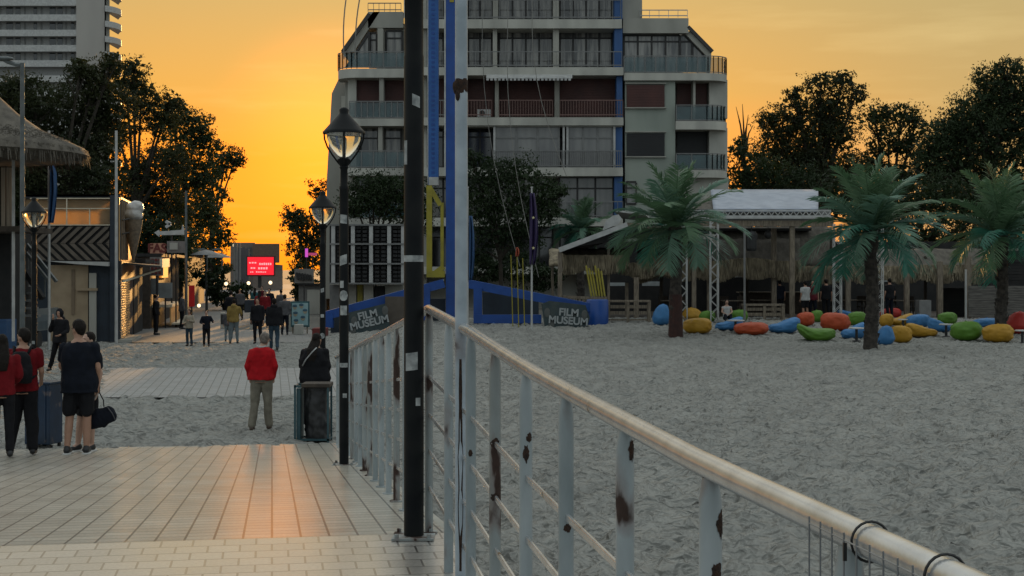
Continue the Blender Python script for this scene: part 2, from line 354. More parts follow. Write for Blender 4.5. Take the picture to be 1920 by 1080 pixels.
def sst(t): t = np.clip(t, 0, 1); return t * t * (3 - 2 * t)
def rise(x, y): return .50 * sst((y - 51.0) / 14.0) * sst((x + 7.5) / 4.0)
def ground_z(x, y):
    u, v = uv_of(x, y)
    if u < UE and V0 < v < V1: return deck_z(u)
    return float(rise(x, y))
def hit(px, py, z0=3.0):
    """first ground point under a picture position"""
    Y = 6.0
    while Y < 400:
        x = gx(px, Y); z = gz(py, Y)
        if z <= ground_z(x, Y): return Vector((x, Y, ground_z(x, Y)))
        Y += .02
    return Vector((gx(px, 60), 60, 0))
V0, V1 = -5.6, 1.10
def paver_mat(name, bw, rh, offset, c1, c2, mortar, cm, rough, msize, rot=0):
    m = bpy.data.materials.new(name); m.use_nodes = True; t = m.node_tree; b = t.nodes['Principled BSDF']; l = t.links.new
    uv = t.nodes.new('ShaderNodeUVMap'); br = t.nodes.new('ShaderNodeTexBrick'); l(uv.outputs[0], br.inputs['Vector'])
    br.offset = offset; br.inputs['Scale'].default_value = 1; br.inputs['Brick Width'].default_value = bw; br.inputs['Row Height'].default_value = rh
    br.inputs['Mortar Size'].default_value = msize; br.inputs['Mortar Smooth'].default_value = .3; br.inputs['Bias'].default_value = 0
    br.inputs['Color1'].default_value = (*c1, 1); br.inputs['Color2'].default_value = (*c2, 1); br.inputs['Mortar'].default_value = (*cm, 1)
    nz = t.nodes.new('ShaderNodeTexNoise'); nz.inputs['Scale'].default_value = 1.3; nz.inputs['Detail'].default_value = 8; nz.inputs['Roughness'].default_value = .65; l(uv.outputs[0], nz.inputs['Vector'])
    n2 = t.nodes.new('ShaderNodeTexNoise'); n2.inputs['Scale'].default_value = 45; n2.inputs['Detail'].default_value = 4; l(uv.outputs[0], n2.inputs['Vector'])
    mr = t.nodes.new('ShaderNodeMapRange'); mr.inputs[1].default_value = .3; mr.inputs[2].default_value = .7; mr.inputs[3].default_value = .86; mr.inputs[4].default_value = 1.12; l(nz.outputs[0], mr.inputs[0])
    m4 = t.nodes.new('ShaderNodeMapRange'); m4.inputs[1].default_value = .3; m4.inputs[2].default_value = .7; m4.inputs[3].default_value = .8; m4.inputs[4].default_value = 1.2; l(n2.outputs[0], m4.inputs[0])
    mm = t.nodes.new('ShaderNodeMath'); mm.operation = 'MULTIPLY'; l(mr.outputs[0], mm.inputs[0]); l(m4.outputs[0], mm.inputs[1])
    vm = t.nodes.new('ShaderNodeVectorMath'); vm.operation = 'SCALE'; l(br.outputs['Color'], vm.inputs[0]); l(mm.outputs[0], vm.inputs['Scale']); l(vm.outputs[0], b.inputs['Base Color'])
    r2 = t.nodes.new('ShaderNodeMapRange'); r2.inputs[1].default_value = .3; r2.inputs[2].default_value = .7; r2.inputs[3].default_value = rough - .07; r2.inputs[4].default_value = rough + .1; l(nz.outputs[0], r2.inputs[0]); l(r2.outputs[0], b.inputs['Roughness'])
    b.inputs['Specular IOR Level'].default_value = .7
    if rough < .5: b.inputs['Coat Weight'].default_value = .9; b.inputs['Coat Roughness'].default_value = .23; b.inputs['Coat IOR'].default_value = 1.75
    # height: bricks over joints plus fine grain
    ms = t.nodes.new('ShaderNodeMath'); ms.operation = 'MULTIPLY_ADD'; l(br.outputs['Fac'], ms.inputs[0]); ms.inputs[1].default_value = -1.0; l(n2.outputs[0], ms.inputs[2])
    bp = t.nodes.new('ShaderNodeBump'); bp.inputs['Strength'].default_value = .40; bp.inputs['Distance'].default_value = .003; l(ms.outputs[0], bp.inputs['Height']); l(bp.outputs[0], b.inputs['Normal'])
    return m
def sheet_uv(name, quads, m, label=None):
    """quads of (world points, uvs)"""
    vs = []; fs = []; uvs = []
    for q, uvq in quads:
        b = len(vs); vs += q; fs.append(tuple(range(b, b + len(q)))); uvs += uvq
    me = bpy.data.meshes.new(name); me.from_pydata([tuple(v) for v in vs], [], fs)
    lay = me.uv_layers.new(name='UVMap')
    for i, l in enumerate(me.loops): lay.data[i].uv = uvs[l.vertex_index]
    o = link(name, me, m, base=(0, 0, 0)); tag(o, kind='structure'); return o
m_deck = paver_mat('deck_pavers_running', .19, .178, .5, (.275, .26, .235), (.215, .205, .185), None, (.035, .03, .026), .33, .0075)
m_ramp = paver_mat('ramp_pavers_stacked', .178, .19, 0.0, (.46, .435, .365), (.36, .34, .285), None, (.03, .026, .022), .40, .0085)
m_path = paver_mat('pale_path_tiles', .2, .2, 0.0, (.25, .25, .24), (.20, .20, .19), None, (.10, .10, .09), .8, .012)
m_street = paver_mat('street_paving', .6, .4, .5, (.155, .15, .14), (.13, .128, .12), None, (.08, .08, .075), .7, .015)

V0, V1 = -5.6, 1.10
qs = []
us = [-4, -1, 2, 3.5, 5, 6, 7, 8, UC]
for a, b in zip(us[:-1], us[1:]):
    qs.append(([pier(a, V0, deck_z(a)), pier(a, V1, deck_z(a)), pier(b, V1, deck_z(b)), pier(b, V0, deck_z(b))], [(V0, a), (V1, a), (V1, b), (V0, b)]))
sheet_uv('pier_deck', qs, m_deck)
us = np.linspace(UC, UE, 12); qs = []
for a, b in zip(us[:-1], us[1:]):
    qs.append(([pier(a, V0, deck_z(a)), pier(a, V1, deck_z(a)), pier(b, V1, deck_z(b)), pier(b, V0, deck_z(b))], [(V0, a), (V1, a), (V1, b), (V0, b)]))
sheet_uv('pier_ramp', qs, m_ramp)
# concrete slab under the paving
b = MB()
allu = [-4, 2, 5, 7, UC, UE]
for i, (a, c) in enumerate(zip(allu[:-1], allu[1:])):
    p = [pier(a, V0 - .05, deck_z(a) - .012), pier(c, V0 - .05, deck_z(c) - .012), pier(c, V0 - .05, deck_z(c) - .38), pier(a, V0 - .05, deck_z(a) - .38)]
    b.poly(p, RR * (V1 - V0 + .12))
tag(b.build('pier_slab', m_conc), kind='structure')

# sand: fine relief near, plain sheet to the horizon
m_sand = mat('beach_sand', (.27, .268, .245), (.215, .213, .195), .8, rough=.92, spec=.1, lo=.3, hi=.7); sand_bump(m_sand)
def sand_patch(name, xs, ys):
    X, Y = np.meshgrid(xs, ys); Z = sand_h(X, Y)
    u = X * D.x + Y * D.y; v = X * RR.x + Y * RR.y
    # keep clear below the paved path and the end of the ramp
    def box(lo, hi, t, s): return np.clip((t - lo) / s, 0, 1) * np.clip((hi - t) / s, 0, 1)
    inpath = box(30.7, 39.7, Y, .3) * box(-8.9 - .239 * (Y - 30.6), -3.1 - .0435 * (Y - 30.6), X, .3)
    instreet = box(53.7, 80, Y, .4) * box(-27, -7.4, X, .4)
    inpath = np.maximum(inpath, instreet)
    Z = Z * (1 - inpath) - .06 * inpath + rise(X, Y)
    n0, n1 = len(ys), len(xs)
    V = np.stack([X, Y, Z], -1).reshape(-1, 3)
    idx = np.arange(n0 * n1).reshape(n0, n1)
    q = np.stack([idx[:-1, :-1], idx[:-1, 1:], idx[1:, 1:], idx[1:, :-1]], -1).reshape(-1, 4)
    return V, q
ysr = [4.0]
while ysr[-1] < 66: ysr.append(ysr[-1] + max(.04, ysr[-1] * .0042))
xsr = np.concatenate([np.arange(-26, -1.0, .12), np.arange(-1.0, 9, .045), np.arange(9, 27, .09)])
V, q = sand_patch('sand', xsr, np.array(ysr))
me = bpy.data.meshes.new('sand'); me.vertices.add(len(V)); me.vertices.foreach_set('co', V.reshape(-1).astype(np.float32))
me.loops.add(q.size); me.loops.foreach_set('vertex_index', q.reshape(-1).astype(np.int32)); me.polygons.add(len(q)); me.polygons.foreach_set('loop_start', np.arange(0, q.size, 4, dtype=np.int32))
me.update(calc_edges=True); me.polygons.foreach_set('use_smooth', [True] * len(me.polygons))
tag(link('sand', me, m_sand, base=(0, 0, 0)), kind='structure')
m_far = mat('distant_ground', (.12, .115, .10), (.08, .078, .07), .2, rough=.95)
tag(MB().add([(-2500, -60, -.12), (2500, -60, -.12), (2500, 4500, -.12), (-2500, 4500, -.12)], [(0, 1, 2, 3)]).build('ground', m_far, base=(0, 0, 0)), kind='structure')
def flat(name, pts, z, m):
    o = sheet_uv(name, [([Vector((x, y, z)) for x, y in pts], [uv_of(x, y)[::-1] for x, y in pts])], m); return o
flat('paved_path', [(-9.0, 30.6), (-3.0, 30.6), (-3.4, 39.8), (-11.2, 39.8)], .0, m_path)
flat('street', [(-26, 53.6), (-7.2, 53.6), (-12, 83), (-40, 260), (-80, 260)], .0, m_street)
b = MB(); b.box(-3.2, 45, 65.2, 84, -.1, .47); b.box(-13, -3.2, 65.2, 84, -.1, .02); tag(b.build('back_terrace', m_far), kind='structure')

# ------------------------------------------------------------------ railing
RV = .98
rail = thing('pier_railing', pier(UC, RV, deck_z(UC)), 'long rusty grey-blue metal railing with shiny round top rail, running along the pier', 'railing')
b = MB()
pts = [pier(u, RV, rail_z(u)) for u in np.concatenate([np.arange(-2, 9.0, .35), [UC], np.arange(9.6, 22.7, .8)])]
b.tube(pts, .0285, 20); b.build('top_rail', m_rail, rail, smooth=True)
# posts: from near to far
pu = [-.05, .75, 1.55, 2.348, 3.145, 3.946, 4.77, 5.55, 6.34, 7.13, 8.05, 9.08] + [9.88 + .8 * i for i in range(16)]
rusty = {8, 11, 14, 18, 19, 22}
for i, u in enumerate(pu):
    if u > 22.6: continue
    zr = rail_z(u) - .026; zd = deck_z(u) - (.02 if u > 8.4 else .25)
    n = 18 if u < 9 else 10; r = .0265
    b = MB(); rr = []; 
    for z, k, kx in ((zd, 1, 1), (zd + .3, 1, 1), (zr - .12, 1, 1), (zr - .05, .97, 1), (zr + .004, .66, 1.0)):
        rr.append((z, r * k, r * kx))
    vs = []; fs = []
    for z, ra_, rb_ in rr:
        c = pier(u, RV, z)
        for k in range(n):
            a = 2 * math.pi * k / n; vs.append(c + RR * ra_ * math.cos(a) + D * rb_ * math.sin(a))
    for j in range(len(rr) - 1):
        for k in range(n):
            a = j * n + k; c2 = j * n + (k + 1) % n; fs.append((a, c2, c2 + n, a + n))
    b.add(vs, fs)
    if u > 8.4: b.lathe([(.055, 0), (.055, .012), (.03, .014)], pier(u, RV, deck_z(u)), 10)
    o = b.build('post', m_paint_r if i in rusty else m_paint, rail, smooth=True)
    if i in rusty: o['label'] = 'heavily rusted railing post'
for k, off in enumerate((.425, .665, .895, 1.125)):
    b = MB(); us2 = [x for x in pu if x <= 22.6]
    for a, c in zip(us2[:-1], us2[1:]):
        b.beam(pier(a + .01, RV, rail_z(a) - off), pier(c - .01, RV, rail_z(c) - off), .012, .026)
    b.build('crossbar', m_rail, rail, bevel=.003)
# rust scabs on the near posts, modelled as thin crusts
m_scab = mat('rust_scab', (.016, .010, .008), (.045, .022, .012), 60, rough=.95, bump=1, bscale=220, bdist=.006)
def scab(u, z, side, h, w_):
    c = pier(u, RV, z); b = MB(); vs = []; fs = []; rr = .0275; n = 26
    for j in range(n):
        a = 2 * math.pi * j / n
        k = .72 + .45 * random.random()
        th = side + math.cos(a) * w_ * k; zz = z + math.sin(a) * h * k
        vs.append(pier(u, RV, zz) + RR * math.cos(th) * rr + D * math.sin(th) * rr)
    vs.append(pier(u, RV, z) + RR * math.cos(side) * (rr + .003) + D * math.sin(side) * (rr + .003))
    for j in range(n): fs.append((j, (j + 1) % n, n))
    b.add(vs, fs); b.build('rust_patch', m_scab, rail)
fa = -math.pi / 2 - .2
for u, dz_, s, h, w_ in ((3.946, -.075, fa + .75, .032, .45), (3.946, -.50, fa, .020, .5), (4.77, -.46, fa + .2, .014, .5), (5.55, -.33, fa + .1, .035, .5), (5.55, -.27, fa + .6, .02, .5),
                        (3.145, -.125, fa + .95, .034, .5), (3.145, -.235, fa + .5, .026, .55), (6.34, -.42, fa, .022, .8), (6.34, -.66, fa, .02, .7), (7.13, -.6, fa, .02, .4), (2.348, -.1, fa + 1.2, .03, .5)):
    scab(u, rail_z(u) + dz_, s, h, w_)

# wire mesh strip strapped to the near rail
wm = thing('wire_mesh', pier(1.9, RV - .04, 1.6), 'thin grey wire mesh panel strapped under the nearest stretch of the top rail', 'wire mesh')
b = MB(); b2 = MB()
us3 = np.arange(2.42, -.4, -.052)
def wp(u, dz_): return pier(u, RV - .045, rail_z(u) + dz_)
for u in us3: b.tube([wp(u, .016), wp(u, -.42)], .0016, 6)
for dz_ in (.004, -.10, -.20, -.30, -.40): b.tube([wp(u, dz_) for u in (2.42, 1.5, .5, -.35)], .0014, 6)
b.build('wire_grid', mat('galvanised_wire', (.20, .21, .22), rough=.4, metal=.6), wm)
m_tie = mat('black_cable_tie', (.01, .01, .01), rough=.4)
for u in (2.26, 1.99):
    b = MB(); c = pier(u, RV, rail_z(u)); n = 20; vs = []
    pts = [c + RR * math.cos(a) * .0335 + Vector((0, 0, 1)) * math.sin(a) * .0335 for a in np.linspace(0, 2 * math.pi, 22)]
    b.tube(pts, .0024, 6); b.beam(wp(u, .0), wp(u, -.03), .006); b.build('cable_tie', m_tie, wm)

# ------------------------------------------------------------------ lamp posts
m_lglass = mat('clear_lamp_glass', (.9, .88, .8), (.8, .78, .7), 4, rough=.10, trans=.92, ior=1.12, spec=.5)
def lamp_post(label, loc, hgt=4.1, r=.055, stickers=(), scale=1.0):
    loc = Vector(loc)
    t = thing('lamp_post', loc, label, 'lamp post', 'black lamp posts with bell shaped lanterns')
    o = loc; H = hgt
    b = MB()
    b.lathe([(r * 1.0, 0), (r * 1.0, .4), (r * 1.0, H - 1.3), (r * .95, H - 1.28), (r * .95, H - .95), (r * 1.05, H - .93), (r * .8, H - .90), (r * .75, H - .72), (r * 1.0, H - .69), (r * .6, H - .66)], o, 22)
    b.build('pole', m_black, t, smooth=True)
    b = MB(); b.box(-.13, .13, -.13, .13, 0, .012, Matrix.Translation(o)); 
    for a in ((-1, -1), (1, -1), (1, 1), (-1, 1)): b.lathe([(.014, .012), (.014, .035), (.006, .036)], o + Vector((a[0] * .1, a[1] * .1, 0)), 8)
    b.build('base_plate', m_paint_r, t)
    b = MB(); b.lathe([(.215, H - .30), (.245, H - .305), (.245, H - .285), (.225, H - .265), (.16, H - .19), (.10, H - .125), (.065, H - .085), (.052, H - .07), (.056, H - .03), (.035, H - .005), (.0, H)], o, 28)
    b.build('lamp_hood', m_black, t, smooth=True)
    b = MB(); b.lathe([(.20, H - .305), (.195, H - .36), (.165, H - .44), (.115, H - .52), (.06, H - .575), (.03, H - .585)], o, 24); b.build('lamp_glass', m_lglass, t, smooth=True)
    b = MB(); b.lathe([(.018, H - .585), (.02, H - .50), (.028, H - .46), (.028, H - .36), (.01, H - .33)], o, 10); b.build('bulb', m_white, t, smooth=True)
    b = MB()
    for k in range(4):
        a = math.pi / 2 * k + .12; dx, dy = math.cos(a), math.sin(a)
        pr = [(.03, H - .68), (.065, H - .64), (.13, H - .555), (.19, H - .46), (.222, H - .37), (.228, H - .30)]
        b.tube([o + Vector((q * dx, q * dy, z)) for q, z in pr], .011, 6)
    b.lathe([(.03, H - .70), (.06, H - .66), (.075, H - .60), (.05, H - .585)], o, 14)
    b.build('lantern_frame', m_black, t, smooth=True)
    for z, h_, w_, ang, tilt, round_ in stickers:
        b = MB(); rr = r * 1.0 + .0015; n = 8; vs = []; 
        for j in range(n + 1):
            th = ang + (j / n - .5) * w_
            for s_ in (-1, 1):
                hh = h_ / 2 * (math.sqrt(max(.02, 1 - ((j / n - .5) * 2) ** 2)) if round_ else 1)
                vs.append(o + Vector((math.cos(th) * rr, math.sin(th) * rr, z + s_ * hh + tilt * (j / n - .5))))
        b.add(vs, [(2 * j, 2 * j + 2, 2 * j + 3, 2 * j + 1) for j in range(n)]); b.build('sticker', m_sticker, t)
    return t
# the nearest one: only its pole is inside the frame
c = at(776, 1006, 9.0); lx, ly = c.x, c.y
A0 = -math.pi / 2
lamp_post('nearest and thickest black pole of a lamp post, at the bend of the railing', (lx, ly, deck_z(uv_of(lx, ly)[0])), 4.3, .062,
          [(1.74, .04, 2.6, A0, 0, 0), (1.10, .11, 1.3, A0 - .2, .01, 0), (2.72, .07, .8, A0 + .3, -.02, 0), (3.52, .10, .75, A0 + .25, .02, 1), (2.40, .15, .5, A0 - .9, 0.0, 0), (3.3, .12, .3, A0 - 1.2, 0, 0), (.85, .05, .5, A0 + .5, 0, 0)])
u2 = uv_of(gx(645, 16.6), 16.6)[0]
lamp_post('black lamp post with bell shaped lantern halfway down the railing, stickers on its pole', (gx(645, 16.6), 16.6, deck_z(u2)), 4.12, .054,
          [(1.78, .11, 1.5, A0, 0, 0), (2.36, .11, 1.7, A0 - .1, .03, 0), (2.83, .10, 1.6, A0, -.01, 0), (2.08, .08, .9, A0 - .4, 0, 0), (1.95, .12, 2.0, A0, 0, 1), (1.15, .05, 2.0, A0, 0, 0), (.8, .05, .9, A0 + .3, 0, 0)])
lamp_post('black lamp post with lantern at the foot of the pier, behind the woman in black', (gx(605, 25.4), 25.4, 0), 4.1, .052,
          [(1.55, .10, 1.8, A0, 0, 1), (1.2, .14, .9, A0 - .3, 0, 0), (1.9, .06, 1.2, A0, 0, 0), (2.35, .07, 1.2, A0, .02, 0)])
lamp_post('black lamp post with lantern on the left in front of the chevron kiosk', (gx(64, 28), 28, 0), 4.12, .052, [(1.3, .06, 1.0, A0, 0, 0)])

# tall white flag pole rising at the railing
fp = thing('flag_pole', pier(7.35, RV - .10, deck_z(7.35)), 'tall peeling white metal pole beside the nearest black lamp post', 'pole')
b = MB(); c = Vector((gx(865, 7.5), 7.5, deck_z(7.5))); b.lathe([(.033, -.2), (.033, 2.6), (.030, 6.2), (.0, 6.21)], c, 18); b.build('pole', m_whitepole, fp, smooth=True)
b = MB(); b.lathe([(.033, 2.63), (.035, 2.65), (.035, 2.69), (.033, 2.71)], c, 16); b.ell(c + Vector((-.03, -.025, 2.66)), .016, .016, .035); b.ell(c + Vector((-.018, -.03, 2.62)), .012, .012, .03); link('clamp', b.remesh(.004, .003, 40, 1), m_scab, fp)
b = MB(); vs = []
for j in range(14):
    z = .15 + 1.1 * j / 13; w0 = .35 + .3 * random.random()
    for s_ in (-1, 1):
        th = A0 - .1 + s_ * w0 * (1 - abs(j - 6.5) / 9); vs.append(c + Vector((math.cos(th) * .0342, math.sin(th) * .0342, z)))
b.add(vs, [(2 * j, 2 * j + 1, 2 * j + 3, 2 * j + 2) for j in range(13)]); b.build('rust_streak', m_scab, fp)
# ------------------------------------------------------------------ apartment building
YB = 87.0
apt = thing('apartment_building', (gx(1000, YB), YB, 0), 'large stepped concrete apartment block with balconies, red shutters and blue strips, behind the beach', 'building')
def Z_(py): return gz(py, YB)
core = MB()
core.box(gx(640, YB), gx(1364, YB), YB + 2.0, YB + 15, 0, Z_(142))          # lower mass
core.box(gx(700, YB), gx(1288, YB), YB + 2.0, YB + 14.5, Z_(142), Z_(34))
core.box(gx(756, YB), gx(1200, YB), YB + 2.0, YB + 14, Z_(34), Z_(-85))
core.build('wall', m_conc_w, apt)
b = MB(); b.pbox(1172, 1266, 133, 600, YB + .2, 2.2); b.build('wall', m_greenw, apt)
for q in ((652, 668, 146, 560, 1.0, 1.2), (1330, 1364, 150, 222, .8, 1.2), (1330, 1364, 240, 320, .8, 1.2), (1268, 1366, 332, 520, .6, 1.2), (640, 655, 180, 560, 3.0, 8)):
    b = MB(); b.pbox(*q[:4], YB + q[4], q[5]); b.build('wall', m_conc_w, apt)
# slanting side facade stepping out at far left
b = MB(); b.poly([at(655, 145, YB + 4), at(634, 150, YB + 4), at(622, 175, YB + 4), at(613, 330, YB + 4), at(610, 560, YB + 4), at(655, 560, YB + 4)], (0, 7, 0)); b.build('wall', m_conc, apt)
# roofs and parapets
for q in ((690, 756, 22, 52, 1.4, .5), (1168, 1291, 34, 62, .6, .5), (1166, 1204, -40, 34, 1.0, 3), (756, 1170, -95, -70, 1, 13)):
    b = MB(); b.pbox(*q[:4], YB + q[4], q[5]); b.build('parapet', m_conc, apt)
b = MB()
b.poly([at(700, 22, YB + 1.4), at(712, 22, YB + 1.4), at(664, 96, YB + 1.4), at(640, 98, YB + 1.4)], (0, 5, 0))
b.build('mansard_slope', m_conc, apt)
b = MB(); b.poly([at(1282, 60, YB + .8), at(1296, 58, YB + .8), at(1334, 97, YB + .8), at(1332, 136, YB + .8), at(1324, 136, YB + .8), at(1324, 104, YB + .8)], (0, 5, 0)); b.build('mansard_slope', m_conc, apt)
m_roofd = mat('dark_roof_edge', (.04, .035, .033), rough=.6)
b = MB(); b.beam(at(1290, 50, YB + .7), at(1336, 97, YB + .7), .2); b.build('roof_edge', m_roofd, apt)
b = MB(); b.beam(at(693, 26, YB + 1.2), at(642, 98, YB + 1.2), .22); b.build('roof_edge', m_roofd, apt)
# slabs
def slab(x0, x1, y0, y1, yo=0.0, d=2.2, m=m_conc_w, round_=0):
    b = MB()
    if round_:
        X0, X1 = gx(x0, YB), gx(x1, YB); pts = []
        rad = 1.3
        if round_ > 0:
            pts = [Vector((X0, YB + d, 0)), Vector((X0, YB + yo, 0))] + [Vector((X1 - rad + rad * math.sin(a), YB + yo + rad - rad * math.cos(a), 0)) for a in np.linspace(0, math.pi / 2, 9)] + [Vector((X1, YB + d, 0))]
        else:
            pts = [Vector((X1, YB + d, 0)), Vector((X1, YB + yo, 0))] + [Vector((X0 + rad - rad * math.sin(a), YB + yo + rad - rad * math.cos(a), 0)) for a in np.linspace(0, math.pi / 2, 9)] + [Vector((X0, YB + d, 0))]
        for p in pts: p.z = Z_(y1)
        b.poly(pts, (0, 0, Z_(y0) - Z_(y1)))
    else: b.pbox(x0, x1, y0, y1, YB + yo, d)
    b.build('balcony_slab', m, apt)
for y0, y1, x1 in ((36, 53, 1166), (126, 141, 1169), (220, 235, 1169), (314, 330, 1168), (408, 424, 1168), (500, 514, 1168), (-58, -40, 1166)):
    slab(770, x1, y0, y1, -.25 if y0 > 60 else .0)
for y0, y1 in ((128, 145), (222, 236), (315, 329), (410, 424), (500, 512)): slab(629 if y0 < 200 else 650, 769, y0, y1, .1, 2.4, m_conc_w, -1 if y0 < 200 else 0)
for y0, y1 in ((137, 151), (227, 243), (319, 333), (412, 426)): slab(1267 if y0 > 150 else 1170, 1368, y0, y1, -.1, 2.4, m_conc_w, 1)
# pillars
b = MB()
pil = []
for x0, x1, y0, y1 in ((924, 932, 53, 126), (1037, 1048, 53, 126), (928, 935, 141, 220), (1040, 1049, 141, 220), (862, 876, -60, 560), (770, 800, -60, 560), (708, 718, 53, 128), (711, 719, 145, 222), (709, 717, 236, 315), (1300, 1304, 151, 227), (1037, 1048, -40, 36), (924, 934, -40, 36)):
    b = MB(); b.pbox(x0, x1, y0, y1, YB + .35, 1.7); b.build('pillar', m_conc, apt)
b = MB()
for y0, y1 in ((-40, 36), (53, 126), (141, 220), (235, 314), (330, 408)):
    b = MB(); b.pbox(1152 if y0 not in (141,) else 1156, 1167, y0, y1, YB + .15, 1.8); b.build('blue_wall_strip', m_bluew, apt)
def window(x0, x1, y0, y1, cols=2, rows=1, yo=1.7, glass=None, tr=.28, fm=None):
    """frame with recessed pane; tr = share of the height above the transom"""
    f = MB(); Y = YB + yo; t = .055
    X0, X1, z0, z1 = gx(x0, Y), gx(x1, Y), gz(y1, Y), gz(y0, Y)
    for z in (z0, z1): f.box(X0, X1, Y, Y + .12, z - t, z + t)
    for i in range(cols + 1):
        x = X0 + (X1 - X0) * i / cols; f.box(x - t, x + t, Y - .004, Y + .116, z0 + t, z1 - t)
    if rows > 1:
        z = z1 - (z1 - z0) * tr; f.box(X0 + t, X1 - t, Y + .003, Y + .11, z - t * .8, z + t * .8)
    fo = f.build('window', fm or m_frame, apt)
    p = MB(); p.box(X0, X1, Y + .06, Y + .10, z0, z1); p.build('pane', glass or m_curt, fo)
# upper storeys of the centre
for x0, x1, c in ((800, 862, 2), (878, 922, 2), (936, 1036, 4), (1050, 1148, 4)):
    window(x0, x1, -38, 36, c, 2, glass=m_curt)
    window(x0, x1, 58, 126, c, 2, tr=.2, glass=m_curt)
    window(x0, x1, 238, 314, c, 2, tr=.25, glass=m_glassd if x1 < 930 else m_curt)
    window(x0, x1, 332, 408, max(2, c - 1), 2, glass=m_curt)
    window(x0, x1, 424, 500, c, 2, glass=m_glassd)
# enclosed glazed loggia
for x0, x1, c in ((928, 1048, 3), (1066, 1148, 3)):
    window(x0, x1, 237, 313, c, 2, yo=.1, glass=m_glassp, fm=m_metal)
for x in (927, 1057, 1064, 1152): b = MB(); b.pbox(x - 2.0, x + 2.0, 236, 314, YB - .05, .14); b.build('loggia_post', m_white, apt)
window(1049, 1150, 332, 408, 3, 2, yo=.9, glass=m_glassp)
def shutter(x0, x1, y0, y1, m, yo=1.4):
    b = MB(); Y = YB + yo; n = max(6, int((y1 - y0) / 3)); z0, z1 = gz(y1, Y), gz(y0, Y)
    for i in range(n):
        a = z0 + (z1 - z0) * i / n; b.box(gx(x0, Y), gx(x1, Y), Y, Y + .05, a + .012, a + (z1 - z0) / n)
    b.box(gx(x0, Y), gx(x1, Y), Y + .03, Y + .06, z0, z1)
    b.build('shutter', m, apt)
for x0, x1 in ((800, 862), (877, 926), (936, 1040), (1050, 1156), (668, 711), (719, 769)): shutter(x0, x1, 143, 219, m_shut)
shutter(1175, 1246, 159, 201, m_shut, .10); shutter(1175, 1246, 250, 293, m_shutk, .10); shutter(1269, 1325, 155, 226, m_shut); shutter(1269, 1325, 244, 318, m_shutk)
for y in (157, 203, 248, 295): b = MB(); b.pbox(1172, 1249, y - 2, y, YB + .02, .3); b.build('window_sill', m_conc, apt)
# left wing windows
window(676, 709, 238, 314, 1, 2); window(719, 752, 238, 314, 1, 2); window(724, 754, 58, 126, 1, 2, tr=.2); window(692, 706, 62, 126, 1, 2, tr=.2)
window(672, 709, 332, 408, 2, 2, glass=m_glassd); window(719, 769, 332, 408, 2, 2, glass=m_glassd)
f = MB(); Y = YB + 1.5
f.poly([at(692, 62, Y), at(692, 127, Y), at(650, 127, Y)], (0, .06, 0)); fo = f.build('slanted_window', m_curt, apt)
f = MB(); f.beam(at(693, 60, Y - .03), at(649, 127, Y - .03), .14); f.beam(at(692, 62, Y - .03), at(692, 127, Y - .03), .12); f.build('frame', m_frame, fo)
# penthouse glazing, right wing
window(1170, 1274, 66, 136, 4, 2, yo=1.2, tr=.17, glass=m_curt)
f = MB(); Y = YB + 1.2
f.poly([at(1275, 66, Y), at(1284, 66, Y), at(1322, 104, Y), at(1322, 136, Y), at(1275, 136, Y)], (0, .06, 0)); fo = f.build('slanted_window', m_curt, apt)
f = MB(); f.beam(at(1275, 66, Y - .04), at(1275, 136, Y - .04), .13); f.beam(at(1298, 80, Y - .04), at(1298, 136, Y - .04), .13); f.beam(at(1284, 66, Y - .04), at(1322, 104, Y - .04), .14); f.beam(at(1322, 104, Y - .04), at(1322, 136, Y - .04), .13); f.beam(at(1275, 78, Y - .04), at(1296, 78, Y - .04), .09); f.build('frame', m_frame, fo)
window(1174, 1193, 341, 382, 1, 2, yo=.12, glass=m_glassp)
def railing(x0, x1, y0, y1, yo=-.2, nb=12, m=m_metal, glass=False, curve=0, nm='balcony_rail'):
    b = MB(); Y = YB + yo; z0, z1 = gz(y1, Y), gz(y0, Y); X0, X1 = gx(x0, Y), gx(x1, Y)
    path = [Vector((X0, Y, 0)), Vector((X1, Y, 0))]
    rad = 1.3
    if curve > 0: path = [Vector((X0, Y, 0))] + [Vector((X1 - rad + rad * math.sin(a), Y + rad - rad * math.cos(a), 0)) for a in np.linspace(0, math.pi / 2, 7)] + [Vector((X1, Y + 2.2, 0))]
    if curve < 0: path = [Vector((X1, Y, 0))] + [Vector((X0 + rad - rad * math.sin(a), Y + rad - rad * math.cos(a), 0)) for a in np.linspace(0, math.pi / 2, 7)] + [Vector((X0, Y + 2.2, 0))]
    for p, q in zip(path[:-1], path[1:]):
        for z in ((z1, z0 + .12) if not glass else (z1, z0 + .06)): b.beam(p + Vector((0, 0, z)), q + Vector((0, 0, z)), .055)
        n = max(1, int(round((q - p).length / ((X1 - X0) / nb))))
        for i in range(n + 1):
            s = p.lerp(q, i / n); b.beam(s + Vector((0, 0, z0)), s + Vector((0, 0, z1)), .03 if not glass else .05)
    o = b.build(nm, m, apt)
    if glass:
        g = MB()
        for p, q in zip(path[:-1], path[1:]):
            g.poly([p + Vector((0, .04, z0 + .05)), q + Vector((0, .04, z0 + .05)), q + Vector((0, .04, z1 - .06)), p + Vector((0, .04, z1 - .06))], (0, .015, 0))
        g.build('glass_panel', m_teal, o)
railing(800, 1164, 0, 36, .05, 24); railing(800, 1166, 97, 126, -.2, 24)
for x0, x1 in ((878, 922), (936, 1036), (1050, 1168)): railing(x0, x1, 188, 219, -.2, int((x1 - x0) / 5), m_redrail)
railing(925, 1166, 283, 314, -.2, 60); railing(1050, 1168, 378, 408, -.2, 12); railing(800, 862, 188, 219, -.2, 12, m_metal)
